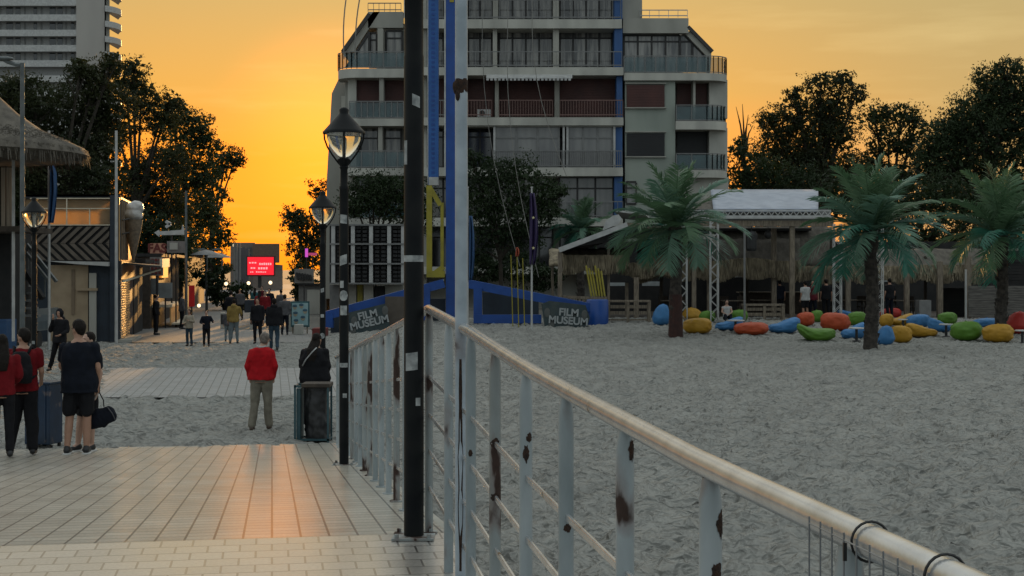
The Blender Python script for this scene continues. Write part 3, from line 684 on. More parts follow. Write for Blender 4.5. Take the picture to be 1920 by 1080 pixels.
railing(629, 768, 97, 128, .12, 5, m_metal, True, -1); railing(655, 768, 190, 222, .15, 10, m_metal, True); railing(655, 768, 283, 315, .15, 5, m_metal, True)
railing(655, 768, 380, 410, .15, 5, m_metal, True)
railing(1170, 1368, 105, 137, -.08, 10, m_metal, True, 1); railing(1268, 1366, 197, 227, -.08, 4, m_metal, True, 1); railing(1268, 1366, 288, 319, -.08, 4, m_metal, True, 1)
railing(1200, 1289, 19, 33, .9, 5, m_white); railing(690, 752, 6, 22, 1.6, 6, m_metal)
b = MB(); b.poly([at(912, 141, YB - .2), at(1073, 141, YB - .2), at(1073, 147, YB - 1.0), at(912, 147, YB - 1.0)], (0, 0, .05))
for i in range(22): 
    x = gx(912, YB - 1) + (gx(1073, YB - 1) - gx(912, YB - 1)) * i / 22; b.box(x, x + .15, YB - 1.03, YB - 1.0, gz(151, YB - 1), gz(146, YB - 1))
b.build('awning', m_white, apt)
b = MB(); b.pbox(895, 920, 205, 219, YB + .2, .35); ac = b.build('air_conditioner', m_white, apt)
b = MB(); c = at(904, 212, YB + .19); b.tube([c, c + Vector((0, -.03, 0))], .17, 14); b.build('fan_grille', m_frame, ac)
b = MB(); b.pbox(862, 1167, 235, 238, YB, .2); b.build('lintel', m_conc_w, apt)

# ------------------------------------------------------------------ high-rise hotel
YH = 280.0
hr = thing('high_rise_hotel', (gx(60, YH), YH, 0), 'tall pale grey hotel tower with rows of white balconies, at the upper left edge', 'building')
b = MB(); b.poly([Vector((gx(-260, YH), YH + 2, 0)), Vector((gx(146, YH), YH + 2, 0)), Vector((gx(146, YH), YH + 2, gz(-130, YH))), Vector((gx(-260, YH), YH + 2, gz(-130, YH)))], (-6.4, 20, 0)); b.build('wall', mat('hotel_wall', (.30, .30, .29), rough=.8), hr)
b = MB(); b.poly([Vector((gx(143, YH), YH, 0)), Vector((gx(196, YH), YH, 0)), Vector((gx(196, YH), YH, gz(-150, YH))), Vector((gx(143, YH), YH, gz(-150, YH)))], (-6.6, 22, 0)); b.build('stair_tower', mat('hotel_concrete', (.34, .32, .29), (.27, .255, .235), .15, rough=.85, stretch=(1, 1, .15)), hr)
b = MB(); b.poly([Vector((gx(196, YH), YH + 1, 0)), Vector((gx(203, YH), YH + 1, 0)), Vector((gx(203, YH), YH + 1, gz(-130, YH))), Vector((gx(196, YH), YH + 1, gz(-130, YH)))], (-5.6, 18, 0)); b.build('side_wall', m_conc, hr)
for k in range(-4, 11):
    y = 0 + 28.6 * k
    b = MB(); b.pbox(-260, 143, y - 1.5, y + 9.5, YH + .2, .25); b.pbox(-260, 143, y + 9.5, y + 10.6, YH + .2, 1.8); o = b.build('balcony', m_white, hr)
    b = MB(); cx = gx(200, YH); pts = []
    for a in np.linspace(-.5, math.pi * .5, 8): pts.append(Vector((cx + math.sin(a) * 0 + 1.75 * math.cos(a - .55) * .95, YH + 3 + 3.5 * math.sin(a - .3), gz(y + 22, YH))))
    b.poly([Vector((cx - .2, YH + 9, pts[0].z)), Vector((cx - .2, YH - .5, pts[0].z))] + pts, (0, 0, 1.15)); b.build('balcony', m_white, hr)
    if 0 <= k <= 3:
        for j, (x, wd) in enumerate(((-14, 9), (-2, 4), (12, 12), (29, 9), (45, 3), (63, 6), (76, 3), (93, 11), (108, 9), (122, 3), (133, 6))):
            b = MB(); b.pbox(x, x + wd, y + 12.5, y + 27, YH + 1.9, .15); b.build('window', m_glassd if wd > 5 else m_metal, hr)
# ------------------------------------------------------------------ trees
def leaf_mat(name, c1, c2, sc=.35):
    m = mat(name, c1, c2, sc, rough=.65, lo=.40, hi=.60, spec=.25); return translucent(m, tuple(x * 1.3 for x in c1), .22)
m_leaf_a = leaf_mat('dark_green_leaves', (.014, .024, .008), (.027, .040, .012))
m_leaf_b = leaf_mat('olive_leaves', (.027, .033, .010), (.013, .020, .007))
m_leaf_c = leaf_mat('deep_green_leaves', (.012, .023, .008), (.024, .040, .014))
def leaves(P, size, tri=False):
    n = len(P)
    d = rng.normal(size=(n, 3)); d /= np.linalg.norm(d, axis=1)[:, None]
    e = rng.normal(size=(n, 3)); e -= d * (d * e).sum(1)[:, None]; e /= np.linalg.norm(e, axis=1)[:, None]
    s = size * rng.uniform(.6, 1.35, (n, 1))
    return np.stack([P - d * s, P + e * s * .45, P + d * s, P - e * s * .45], 1)
def crown_points(blobs, Y, dens, spread=.5):
    out = []; limbs = []
    for (px, py, rx, ry, dy) in blobs:
        YY = Y + dy; c = np.array(at(px, py, YY)); RX = rx * 1.12 * YY / F; RY = ry * 1.12 * YY / F; RD = max(RX, RY) * .8
        nc = int(dens * (rx * ry) / 34) + 6
        d = rng.normal(size=(nc, 3)); d /= np.linalg.norm(d, axis=1)[:, None]
        rr = rng.uniform(.30, 1.04, (nc, 1)) ** .6
        cc = c + d * rr * np.array([RX, RD, RY])
        nl = 26
        k = rng.normal(size=(nc, nl, 3)); k /= np.linalg.norm(k, axis=2)[..., None]
        cr = rng.uniform(.22, .62, (nc, 1, 1)) * spread * min(2.2, max(RX, RY)) ** .5
        pts = cc[:, None, :] + k * cr * rng.uniform(.2, 1, (nc, nl, 1)) * np.array([1.15, 1.15, .75])
        out.append(pts.reshape(-1, 3)); limbs.append((Vector(c), cc[rng.integers(0, nc, 5)]))
    return np.concatenate(out), limbs
def tree(label, base_px, Y, blobs, dens=1.0, leaf=.16, m=None, trunk_r=.28, core=True, name='tree', group='trees round the beach', spread=.9, z0=0.0):
    b0 = Vector((gx(base_px, Y), Y, z0))
    t = thing(name, b0, label, 'tree', group)
    P, limbs = crown_points(blobs, Y, dens, spread)
    V = leaves(P, leaf * .57)
    if core:
        C = []
        for (px, py, rx, ry, dy) in blobs:
            YY = Y + dy; n = int(rx * ry / 9) + 8
            d = rng.normal(size=(n, 3)); d /= np.linalg.norm(d, axis=1)[:, None]; d *= rng.uniform(0, .80, (n, 1)) ** .5 * np.array([rx, max(rx, ry) * .7, ry]) * YY / F
            C.append(np.array(at(px, py, YY)) + d)
        V = np.concatenate([V, leaves(np.concatenate(C), leaf * 1.45)])
    quads_np(V, 'crown', m or m_leaf_a, t)
    b = MB(); fork = b0 + Vector((0, 0, 1)) * max(1.2, (limbs[0][0].z - z0) * .42)
    b.tube([b0 - Vector((0, 0, .2)), b0 + Vector((.05, 0, (fork.z - z0) * .5)), fork], [trunk_r * 1.25, trunk_r, trunk_r * .85], 9)
    for c, subs in limbs:
        mid = fork.lerp(c, .5) + Vector((0, 0, .3)); b.tube([fork, mid, c], [trunk_r * .6, trunk_r * .4, trunk_r * .2], 6)
        for s in subs: b.tube([mid.lerp(c, .6), Vector(s)], [trunk_r * .22, trunk_r * .06], 5)
    b.build('trunk', m_trunk, t, smooth=True)
    return t
# left side, stepping away along the street so the low sun reaches the kiosk between them
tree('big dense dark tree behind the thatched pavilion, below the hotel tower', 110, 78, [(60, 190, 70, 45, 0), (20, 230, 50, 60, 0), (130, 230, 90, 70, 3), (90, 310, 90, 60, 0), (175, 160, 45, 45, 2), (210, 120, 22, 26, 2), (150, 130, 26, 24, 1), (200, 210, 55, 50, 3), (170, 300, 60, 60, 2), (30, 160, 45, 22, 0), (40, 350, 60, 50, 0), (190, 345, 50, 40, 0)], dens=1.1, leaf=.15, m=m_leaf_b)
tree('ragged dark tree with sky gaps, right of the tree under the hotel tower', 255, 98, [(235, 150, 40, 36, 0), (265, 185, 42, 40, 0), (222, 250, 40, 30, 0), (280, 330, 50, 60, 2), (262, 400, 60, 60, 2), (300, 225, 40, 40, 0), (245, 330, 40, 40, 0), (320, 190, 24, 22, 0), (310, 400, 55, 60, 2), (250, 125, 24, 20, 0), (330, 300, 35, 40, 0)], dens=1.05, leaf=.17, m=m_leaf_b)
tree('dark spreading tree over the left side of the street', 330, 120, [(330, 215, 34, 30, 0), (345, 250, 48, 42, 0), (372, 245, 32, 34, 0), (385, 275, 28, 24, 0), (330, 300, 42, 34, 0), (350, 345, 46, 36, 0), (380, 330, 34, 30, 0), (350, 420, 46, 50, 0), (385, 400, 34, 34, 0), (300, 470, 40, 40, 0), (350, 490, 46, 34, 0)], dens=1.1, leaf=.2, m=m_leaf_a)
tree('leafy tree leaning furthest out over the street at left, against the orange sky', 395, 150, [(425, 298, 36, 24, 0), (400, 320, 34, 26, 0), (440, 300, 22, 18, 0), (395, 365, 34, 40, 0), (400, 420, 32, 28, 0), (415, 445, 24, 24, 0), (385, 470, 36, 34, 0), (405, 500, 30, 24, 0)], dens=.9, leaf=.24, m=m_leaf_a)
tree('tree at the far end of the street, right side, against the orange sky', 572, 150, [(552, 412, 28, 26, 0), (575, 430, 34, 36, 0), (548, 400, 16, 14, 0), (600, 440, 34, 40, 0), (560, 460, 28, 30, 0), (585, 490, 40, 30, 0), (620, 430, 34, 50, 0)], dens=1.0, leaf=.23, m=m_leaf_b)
tree('thin leafy tree beside the left corner of the apartment block', 610, 110, [(600, 352, 22, 16, 0), (615, 335, 14, 12, 0), (618, 375, 26, 22, 0), (640, 390, 26, 24, 0), (590, 362, 14, 8, 0)], dens=.55, leaf=.2, m=m_leaf_b, trunk_r=.16, core=False)
# in front of the block
tree('round dark tree in front of the block, left of the blue tower', 700, 76, [(700, 345, 48, 24, 0), (740, 350, 40, 26, 0), (690, 382, 52, 32, 0), (745, 390, 46, 34, 0), (665, 380, 26, 34, 0), (720, 360, 40, 30, 0), (790, 380, 30, 50, 0)], dens=1.0, leaf=.12, m=m_leaf_c, trunk_r=.14)
tree('wide dark tree in front of the block, right of the white flag pole', 938, 74, [(915, 325, 50, 36, 0), (975, 325, 48, 34, 0), (1020, 360, 42, 30, 0), (900, 375, 46, 46, 0), (960, 390, 60, 46, 0), (1020, 400, 36, 28, 0), (920, 440, 50, 36, 0), (985, 440, 40, 30, 0), (885, 300, 22, 16, 0), (1052, 358, 16, 10, 0), (890, 480, 30, 20, 0)], dens=1.0, leaf=.12, m=m_leaf_c, trunk_r=.12)
# right side behind the bar
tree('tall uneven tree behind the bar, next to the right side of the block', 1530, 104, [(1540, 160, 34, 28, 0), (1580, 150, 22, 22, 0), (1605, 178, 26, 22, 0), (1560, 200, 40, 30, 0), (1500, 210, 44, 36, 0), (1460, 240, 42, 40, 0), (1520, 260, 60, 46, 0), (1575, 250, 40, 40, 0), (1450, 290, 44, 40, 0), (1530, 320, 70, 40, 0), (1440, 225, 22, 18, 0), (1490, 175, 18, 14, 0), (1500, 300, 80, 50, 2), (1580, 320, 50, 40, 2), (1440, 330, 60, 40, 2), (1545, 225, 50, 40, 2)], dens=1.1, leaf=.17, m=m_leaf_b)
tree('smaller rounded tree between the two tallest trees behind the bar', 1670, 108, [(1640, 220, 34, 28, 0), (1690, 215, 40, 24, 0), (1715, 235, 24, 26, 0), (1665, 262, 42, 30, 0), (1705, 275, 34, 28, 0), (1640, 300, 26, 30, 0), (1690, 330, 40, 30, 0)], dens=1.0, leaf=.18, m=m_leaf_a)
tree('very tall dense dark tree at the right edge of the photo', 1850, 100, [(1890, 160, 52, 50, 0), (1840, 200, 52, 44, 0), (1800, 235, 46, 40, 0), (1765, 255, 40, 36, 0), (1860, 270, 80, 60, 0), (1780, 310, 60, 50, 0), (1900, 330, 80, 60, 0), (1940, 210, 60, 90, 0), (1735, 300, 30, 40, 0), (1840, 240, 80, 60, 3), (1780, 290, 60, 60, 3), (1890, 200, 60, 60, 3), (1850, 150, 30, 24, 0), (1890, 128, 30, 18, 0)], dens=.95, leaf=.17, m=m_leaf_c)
tree('low bushy dark tree filling the gap behind the tarp roof', 1430, 92, [(1400, 320, 46, 46, 0), (1440, 335, 50, 40, 0), (1490, 345, 50, 40, 0), (1550, 360, 60, 40, 0), (1385, 275, 18, 22, 0), (1380, 380, 40, 46, 0)], dens=1.0, leaf=.15, m=m_leaf_c)
tree('low bushy dark tree behind the second and third palms', 1700, 92, [(1620, 390, 50, 36, 0), (1680, 385, 54, 40, 0), (1740, 370, 54, 44, 0), (1800, 380, 60, 50, 0), (1870, 390, 60, 50, 0), (1930, 390, 50, 50, 0), (1650, 430, 60, 40, 0), (1750, 440, 70, 40, 0), (1850, 450, 70, 40, 0), (1930, 450, 60, 40, 0)], dens=.9, leaf=.15, m=m_leaf_c)
tree('low dark tree mass behind the chevron kiosk roof', 180, 84, [(30, 380, 60, 60, 0), (100, 400, 60, 60, 0), (170, 410, 60, 60, 0), (60, 450, 60, 60, 0), (140, 470, 60, 60, 0), (-20, 430, 50, 90, 0)], dens=1.05, leaf=.17, m=m_leaf_c)
tree('low dark tree mass behind the fast food kiosk', 300, 92, [(240, 440, 50, 50, 0), (290, 450, 50, 50, 0), (335, 470, 40, 40, 0), (240, 500, 50, 50, 0), (310, 510, 50, 40, 0)], dens=1.05, leaf=.17, m=m_leaf_c)
tree('broad dark tree filling the space between the rounded and the tallest tree', 1740, 112, [(1620, 330, 60, 40, 0), (1700, 360, 70, 50, 0), (1790, 350, 70, 60, 0), (1880, 380, 80, 60, 0), (1560, 380, 60, 40, 0), (1470, 380, 70, 50, 0)], dens=.9, leaf=.19, m=m_leaf_c)
# bare sapling
t = thing('bare_tree', (gx(1396, 96), 96, 0), 'leafless thin tree beside the right edge of the apartment block', 'tree', 'trees round the beach')
b = MB()
for q in ((1392, 195), (1403, 215), (1385, 225), (1412, 235), (1380, 200), (1398, 240)):
    b.tube([at(1396, 500, 96), at(1396, 290, 96), at((1396 + q[0]) / 2, (265 + q[1]) / 2, 96), at(q[0], q[1], 96)], [.14, .09, .05, .015], 5)
b.build('trunk', m_trunk, t)
# dark shrubs at the foot of the block and at the street
def shrub(label, blobs, Y, leaf=.12, m=None, name='shrub', dens=1.2):
    P, limbs = crown_points(blobs, Y, dens, .7); V = leaves(P, leaf)
    c0 = blobs[0]; t = thing(name, (gx(c0[0], Y), Y, 0), label, 'shrub', 'dark shrubs')
    quads_np(V, 'foliage', m or m_leaf_c, t)
    b = MB()
    for c, subs in limbs: b.tube([Vector((gx(c0[0], Y), Y, 0)), c], [.08, .03], 5)
    b.build('stem', m_trunk, t)
shrub('dark leafy shrub on the left of the street behind the kiosks', [(420, 545, 36, 26, 0), (450, 560, 30, 20, 0), (400, 520, 30, 24, 0)], 96, .16)
shrub('dark leafy shrub on the right side of the street behind the menu board', [(575, 540, 24, 24, 0), (600, 560, 26, 26, 0), (560, 520, 20, 18, 0)], 96, .16)
shrub('dark shrub behind the blue ride, under the wide tree', [(960, 500, 60, 24, 0), (1020, 520, 40, 22, 0), (900, 510, 40, 22, 0)], 80, .12)

# ------------------------------------------------------------------ artificial palms
def frond_mat(name, c1, c2):
    m = mat(name, c1, c2, 1.2, rough=.5, spec=.4); return translucent(m, tuple(x * 1.2 for x in c1), .25)
m_fr = frond_mat('dark_green_palm_leaf', (.066, .130, .064), (.10, .17, .09))
m_ft = frond_mat('teal_palm_leaf', (.030, .15, .105), (.04, .12, .08))
m_fl = frond_mat('pale_green_palm_leaf', (.11, .20, .14), (.06, .13, .085))
m_ptr = mat('palm_trunk', (.055, .046, .038), (.022, .019, .016), 7, rough=.95, bump=.8, bscale=16)
m_ptr2 = mat('brown_trunk_base', (.045, .017, .012), (.028, .012, .010), 5, rough=.85)
def palm(label, px, py_base, hpx, rpx, Y, seed, wrapped=0, nf=34, lean=0.0):
    rnd = random.Random(seed)
    b0 = hit(px, py_base) if Y < 70 else Vector((gx(px, Y), Y, .4)); Y = b0.y; k = Y / F; H = hpx * k; R = rpx * k
    t = thing('palm_tree', b0, label, 'palm tree', 'artificial palm trees on the sand')
    b = MB(); pts = []; rad = []
    n = 26
    for i in range(n):
        f = i / (n - 1); pts.append(b0 + Vector((lean * f * k * 30 + .04 * math.sin(f * 7 + seed), 0, H * f - .1))); rad.append((.22 - .03 * f + (.030 if i % 2 else 0) + rnd.uniform(-.012, .012)) * (1.35 if f > .84 else 1))
    b.tube(pts, rad, 12); b.build('trunk', m_ptr, t)
    if wrapped:
        b = MB(); b.tube([b0 + Vector((0, 0, -.05)), b0 + Vector((0, 0, wrapped * k * .5)), b0 + Vector((0, 0, wrapped * k))], [.30, .265, .25], 9); b.build('trunk_wrap', m_ptr2, t)
    else:
        for i in range(60):
            b = MB()
            f = rnd.uniform(.0, .98); a = rnd.uniform(0, 6.28); c = b0 + Vector((lean * f * k * 30, 0, H * f)); r = .215
            p = c + Vector((math.cos(a) * r, math.sin(a) * r, 0)); b.beam(p, p + Vector((math.cos(a) * .05, math.sin(a) * .05, .15)), .09, .03); b.build('leaf_stub', m_ptr, t)
    top = pts[-1]
    for i in range(nf):
        a = 2.39996 * i + rnd.uniform(-.2, .2); f = i / (nf - 1)
        el = R_(86 - 104 * f ** 1.05 + rnd.uniform(-8, 8))       # launch angle
        ln = R * (.98 + .22 * (1 - abs(f - .5))) * rnd.uniform(.85, 1.1)
        droop = .55 + 1.25 * f
        hd = Vector((math.cos(a), math.sin(a), 0)); pts_ = []; p = top.copy(); ang = el; seg = 12
        for j in range(seg + 1):
            pts_.append(p.copy()); p = p + (hd * math.cos(ang) + Vector((0, 0, math.sin(ang)))) * ln / seg; ang -= droop / seg * (.5 + j / seg) * (1.0 if ang > -1.2 else 0)
        m = (m_fr if f < .5 else (m_ft if rnd.random() < .42 else (m_fl if rnd.random() < .5 else m_fr)))
        if .2 < f < .55 and rnd.random() < .3: m = m_fl
        b = MB(); b.tube(pts_, [.026 - .018 * j / seg for j in range(seg + 1)], 4)
        side = hd.cross(Vector((0, 0, 1)))
        nl = 46
        for j in range(nl):
            s = .10 + .88 * j / nl; q = s * seg; i0 = min(int(q), seg - 1); fr_ = q - i0
            c = pts_[i0].lerp(pts_[i0 + 1], fr_); tg = (pts_[i0 + 1] - pts_[i0]).normalized(); up = side.cross(tg).normalized()
            L_ = ln * .32 * (math.sin(math.pi * (s * .82 + .12)) ** .7) * rnd.uniform(.85, 1.12)
            for sg in (-1, 1):
                d = (side * sg * (.80 + rnd.uniform(-.12, .12)) + tg * (.55 + .35 * s + rnd.uniform(-.12, .12)) + up * rnd.uniform(-.05, .30)).normalized()
                e = c + d * L_ + Vector((0, 0, -L_ * .22)); wv = tg * .028 + up * .012 * sg
                mid = c.lerp(e, .55) + Vector((0, 0, L_ * .05))
                b.add([c - wv * .6, c + wv * .6, mid + wv, mid - wv], [(0, 1, 2, 3)]); b.add([mid - wv, mid + wv, e], [(0, 1, 2)])
        b.build('frond', m, t)
    b = MB(); b.ell(top + Vector((0, 0, -.1)), .30, .30, .34, 12, 8); b.build('crown_hub', m_ptr, t)
palm('artificial palm nearest the bar counter, brown wrapped trunk foot, left of the three big palms', 1267, 630, 205, 118, 58.5, 3, wrapped=78)
palm('artificial palm in the middle of the bean bags, tallest and closest', 1634, 655, 222, 130, 49.2, 11)
palm('artificial palm at the right edge behind the green and yellow bean bags', 1878, 628, 188, 122, 57.5, 23)
palm('small dim palm behind the thatched bar, in front of the block', 1088, 590, 150, 62, 84, 31, nf=22)
# ------------------------------------------------------------------ beach bar
BY = 65.0
bar = thing('beach_bar', (gx(1320, BY), BY, 0), 'open wooden beach bar with thatched eaves and white tarp roof behind the palms', 'bar')
BF = .5   # bar floor height
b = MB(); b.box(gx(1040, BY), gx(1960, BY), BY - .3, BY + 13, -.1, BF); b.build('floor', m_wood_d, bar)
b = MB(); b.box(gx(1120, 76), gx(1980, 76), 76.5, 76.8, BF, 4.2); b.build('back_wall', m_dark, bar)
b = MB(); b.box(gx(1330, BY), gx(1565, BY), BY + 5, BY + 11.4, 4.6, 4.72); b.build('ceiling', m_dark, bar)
# front posts
def post(px, y0, y1, w, Y, m=m_wood, nm='post', par=bar):
    b = MB(); X = gx(px, Y); h = w * Y / F / 2; b.box(X - h, X + h, Y - h, Y + h, gz(y1, Y) if y1 < 600 else BF, gz(y0, Y)); b.build(nm, m, par, bevel=.01)
for px, y0, y1, w, Y in ((1485, 424, 600, 9, BY), (1451, 428, 600, 9, BY + 2), (1301, 440, 600, 8, BY + 1), (1328, 480, 600, 5, BY + 2), (1193, 520, 600, 9, BY), (1175, 530, 600, 6, BY + 1.5), (1590, 430, 600, 9, BY + 1), (1050, 472, 605, 8, BY - .5), (1036, 486, 600, 5, BY + 2), (1141, 440, 600, 5, BY + .5), (1700, 480, 600, 9, BY + 1), (1762, 490, 600, 10, BY + 1), (1815, 480, 600, 10, BY + 1), (1735, 480, 600, 5, BY + 3), (1900, 480, 600, 9, BY + 1), (1560, 440, 600, 7, BY + 4), (1400, 450, 600, 6, BY + 5), (1240, 460, 600, 6, BY + 3), (1640, 450, 600, 7, BY + 4)):
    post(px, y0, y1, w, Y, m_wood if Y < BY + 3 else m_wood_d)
# main beams and truss gutter
b = MB(); b.beam(at(1296, 419, BY - .05), at(1562, 419, BY - .05), .26, .26); b.build('beam', m_wood, bar)
b = MB(); b.beam(at(1296, 408, BY - .25), at(1562, 408, BY - .25), .16, .10); b.build('gutter', m_white, bar)
b = MB(); b.pbox(1300, 1558, 392, 416, BY + .35, .08); b.build('eaves_board', m_metal, bar)
b = MB(); n = 44
for i in range(n):
    x0 = 1300 + 258 * i / n; x1 = 1300 + 258 * (i + 1) / n
    b.beam(at(x0, 404 if i % 2 else 396, BY - .2), at(x1, 396 if i % 2 else 404, BY - .2), .035)
b.beam(at(1300, 395, BY - .2), at(1558, 395, BY - .2), .05); b.beam(at(1300, 405, BY - .2), at(1558, 405, BY - .2), .05)
b.build('roof_truss', m_white, bar)
b = MB(); pts = []
X0, X1 = 1338, 1534; nx, ny = 26, 6; vs = []; fs = []
for j in range(ny + 1):
    f = j / ny; yy = 398 - 41 * f; YY = BY + 5.5 * f
    for i in range(nx + 1):
        g = i / nx; xa = X0 + (X1 - X0) * g + (f) * (-6 if g < .5 else 0) * (1 - 2 * g if g < .5 else 0)
        p = at(xa, yy, YY) ; p.z += .04 * math.sin(g * 40 + f * 3) * math.sin(f * math.pi); vs.append(p)
for j in range(ny):
    for i in range(nx): a = j * (nx + 1) + i; fs.append((a, a + 1, a + nx + 2, a + nx + 1))
b.add(vs, fs); o = b.build('tarp_roof', m_tarp, bar, smooth=True); sm = o.modifiers.new('t', 'SOLIDIFY'); sm.thickness = .05
b = MB(); b.poly([at(1296, 392, BY), at(1345, 358, BY + 5.5), at(1340, 392, BY + 1)], (0, .1, 0)); b.build('gable', m_straw_g, bar)
# hip end gable and the rolled board at the left peak
b = MB(); vs = []; b.poly([at(1130, 432, BY - .6), at(1136, 414, BY - .6), at(1150, 404, BY - .6), at(1160, 402, BY - .6), at(1166, 410, BY - .6), at(1160, 420, BY - .6)], (0, .12, 0)); b.build('white_board', m_white, bar)
b = MB(); b.poly([at(1150, 396, BY - .4), at(1212, 404, BY - .4), at(1222, 416, BY + .6), at(1166, 410, BY + .6)], (0, 0, .08)); b.build('canopy', m_white, bar)
b = MB(); b.beam(at(1048, 469, BY - .6), at(1176, 421, BY - .6), .20, .22); b.build('sloping_beam', m_white, bar)
b = MB(); b.beam(at(1176, 421, BY - .6), at(1300, 432, BY - .6), .18, .18); b.build('beam', m_wood, bar)
b = MB(); b.poly([at(1050, 470, BY - .3), at(1176, 422, BY - .3), at(1300, 432, BY - .3), at(1300, 450, BY + 5), at(1180, 440, BY + 5), at(1060, 480, BY + 5)], (0, 0, .06)); b.build('roof_sheet', m_dark, bar)
# thatch slopes
def thatch_slope(x0, x1, yf, yb, Yf, Yb, m, nm='thatch_roof', par=bar):
    b = MB(); nx = 30; ny = 8; vs = []; fs = []
    for j in range(ny + 1):
        f = j / ny
        for i in range(nx + 1):
            Y = Yf + (Yb - Yf) * f; p = at(x0 + (x1 - x0) * i / nx, yf + (yb - yf) * f, Y); p.z += .05 * random.uniform(-1, 1); vs.append(p)
    for j in range(ny):
        for i in range(nx): a = j * (nx + 1) + i; fs.append((a, a + 1, a + nx + 2, a + nx + 1))
    b.add(vs, fs); o = b.build(nm, m, par, smooth=True); s = o.modifiers.new('t', 'SOLIDIFY'); s.thickness = .12; return o
thatch_slope(1195, 1500, 512, 452, BY + 2.2, BY + 4.4, m_straw_g)
thatch_slope(1340, 1560, 500, 428, BY + 3.0, BY + 6.0, m_straw_g)
thatch_slope(1030, 1180, 500, 470, BY + .6, BY + 3.0, m_straw)
thatch_slope(1560, 1960, 520, 470, BY + 1.5, BY + 4, m_straw_g)
def fringe(x0, x1, yt, yb, Y, n, m=m_straw, par=bar, jag=8, fn=None, name='thatch_fringe'):
    P = np.zeros((n, 4, 3))
    for i in range(n):
        f = random.random(); x = x0 + (x1 - x0) * f; t_ = yt + random.uniform(0, 8); e = yb - random.uniform(0, 1) ** 2 * jag * 2 + 4 * math.sin(x * .09)
        if fn: t_ += fn(f); e += fn(f)
        Yq = Y + random.uniform(-.22, .12); p = at(x, t_, Yq); q = at(x + random.gauss(0, 4), e, Yq - random.uniform(.05, .3)); wd = random.uniform(.015, .04)
        s = Vector((wd, random.uniform(-.02, .02), 0)); P[i] = [p - s, p + s, q + s * .3, q - s * .3]
    quads_np(P, name, m, par)
fringe(1056, 1170, 478, 512, BY + .4, 1500)
fringe(1195, 1300, 486, 530, BY + 2.0, 1500, fn=lambda f: -8 * math.sin(f * 3.1)); fringe(1300, 1500, 486, 524, BY + 2.0, 2600, m_straw, fn=lambda f: 3 * math.sin(f * 9))
fringe(1500, 1700, 498, 530, BY + 1.6, 2000); fringe(1700, 1960, 496, 530, BY + 1.4, 2500)
fringe(1170, 1250, 492, 520, BY + 1.0, 900)
# low fence of planks on the right, counters
def planks(x0, x1, y0, y1, Y, n, m, nm, par=bar, horiz=True):
    b = MB()
    for i in range(n):
        a = y0 + (y1 - y0) * i / n; b.pbox(x0 + random.uniform(-1, 1), x1 + random.uniform(-1, 1), a + .6, a + (y1 - y0) / n, Y + random.uniform(-.02, .02), .06)
    b.pbox(x0, x1, y0, y1, Y + .05, .05)
    return b.build(nm, m, par)
m_plank = mat('grey_plank_wall', (.14, .13, .115), (.06, .055, .05), 3, rough=.85, stretch=(.6, 3, 6))
planks(1816, 1960, 536, 594, BY, 13, m_plank, 'plank_wall')
planks(1880, 1960, 470, 536, BY + .6, 12, m_dark, 'plank_wall')
planks(1762, 1816, 540, 596, BY + 2.4, 10, m_dark, 'plank_wall')
b = MB(); b.pbox(1724, 1746, 563, 600, BY + .3, .7); b.build('metal_bin', m_metal, bar)
b = MB(); b.box(gx(1390, BY + 7), gx(1560, BY + 7), BY + 7, BY + 7.6, BF, BF + 1.05); b.build('counter', m_wood_d, bar)
b = MB(); b.box(gx(1385, BY + 7), gx(1565, BY + 7), BY + 6.9, BY + 7.8, BF + 1.05, BF + 1.1); b.build('counter_top', m_wood, bar)
b = MB()
for i in range(13):
    x = 1052 + i * 7; b.beam(at(x, 556, BY - .45), at(x, 574, BY - .45), .10)
b.beam(at(1050, 556, BY - .45), at(1138, 560, BY - .45), .12); b.beam(at(1050, 574, BY - .45), at(1138, 574, BY - .45), .10)
b.build('balustrade', m_wood, bar)
m_glint = mat('far_white_canvas', (.35, .38, .38), rough=.8)
for x0, x1, y0, y1 in ((1144, 1172, 530, 536), (1205, 1240, 528, 536), (1380, 1430, 514, 520), (1640, 1680, 520, 528)):
    b = MB(); b.pbox(x0, x1, y0, y1, BY + 9, .3); b.build('bar_shelf', m_glint, bar)

# tables and stools inside
def simple_table(px, Y, lab):
    z = BF; t = thing('bar_table', (gx(px, Y), Y, z), lab, 'table', 'dark tables inside the beach bar'); c = Vector((gx(px, Y), Y, z))
    b = MB(); b.box(-.55, .55, -.35, .35, .72, .76, Matrix.Translation(c)); b.build('table_top', m_wood, t)
    for sx in (-1, 1):
        for sy in (-1, 1):
            b = MB(); b.box(sx * .48 - .03, sx * .48 + .03, sy * .28 - .03, sy * .28 + .03, 0, .72, Matrix.Translation(c)); b.build('leg', m_wood_d, t)
def chair(px, Y, lab):
    z = BF; t = thing('bar_chair', (gx(px, Y), Y, z), lab, 'chair', 'dark chairs inside the beach bar'); c = Vector((gx(px, Y), Y, z)); T = Matrix.Translation(c)
    b = MB(); b.box(-.22, .22, -.22, .22, .43, .47, T); b.build('seat', m_wood_d, t)
    b = MB(); b.box(-.22, .22, .19, .22, .62, .95, T); b.build('backrest', m_wood_d, t)
    for sx in (-1, 1):
        for sy in (-1, 1): b = MB(); b.box(sx * .19 - .02, sx * .19 + .02, sy * .19 - .02, sy * .19 + .02, 0, .43 if sy < 0 else .95, T); b.build('leg', m_wood_d, t)
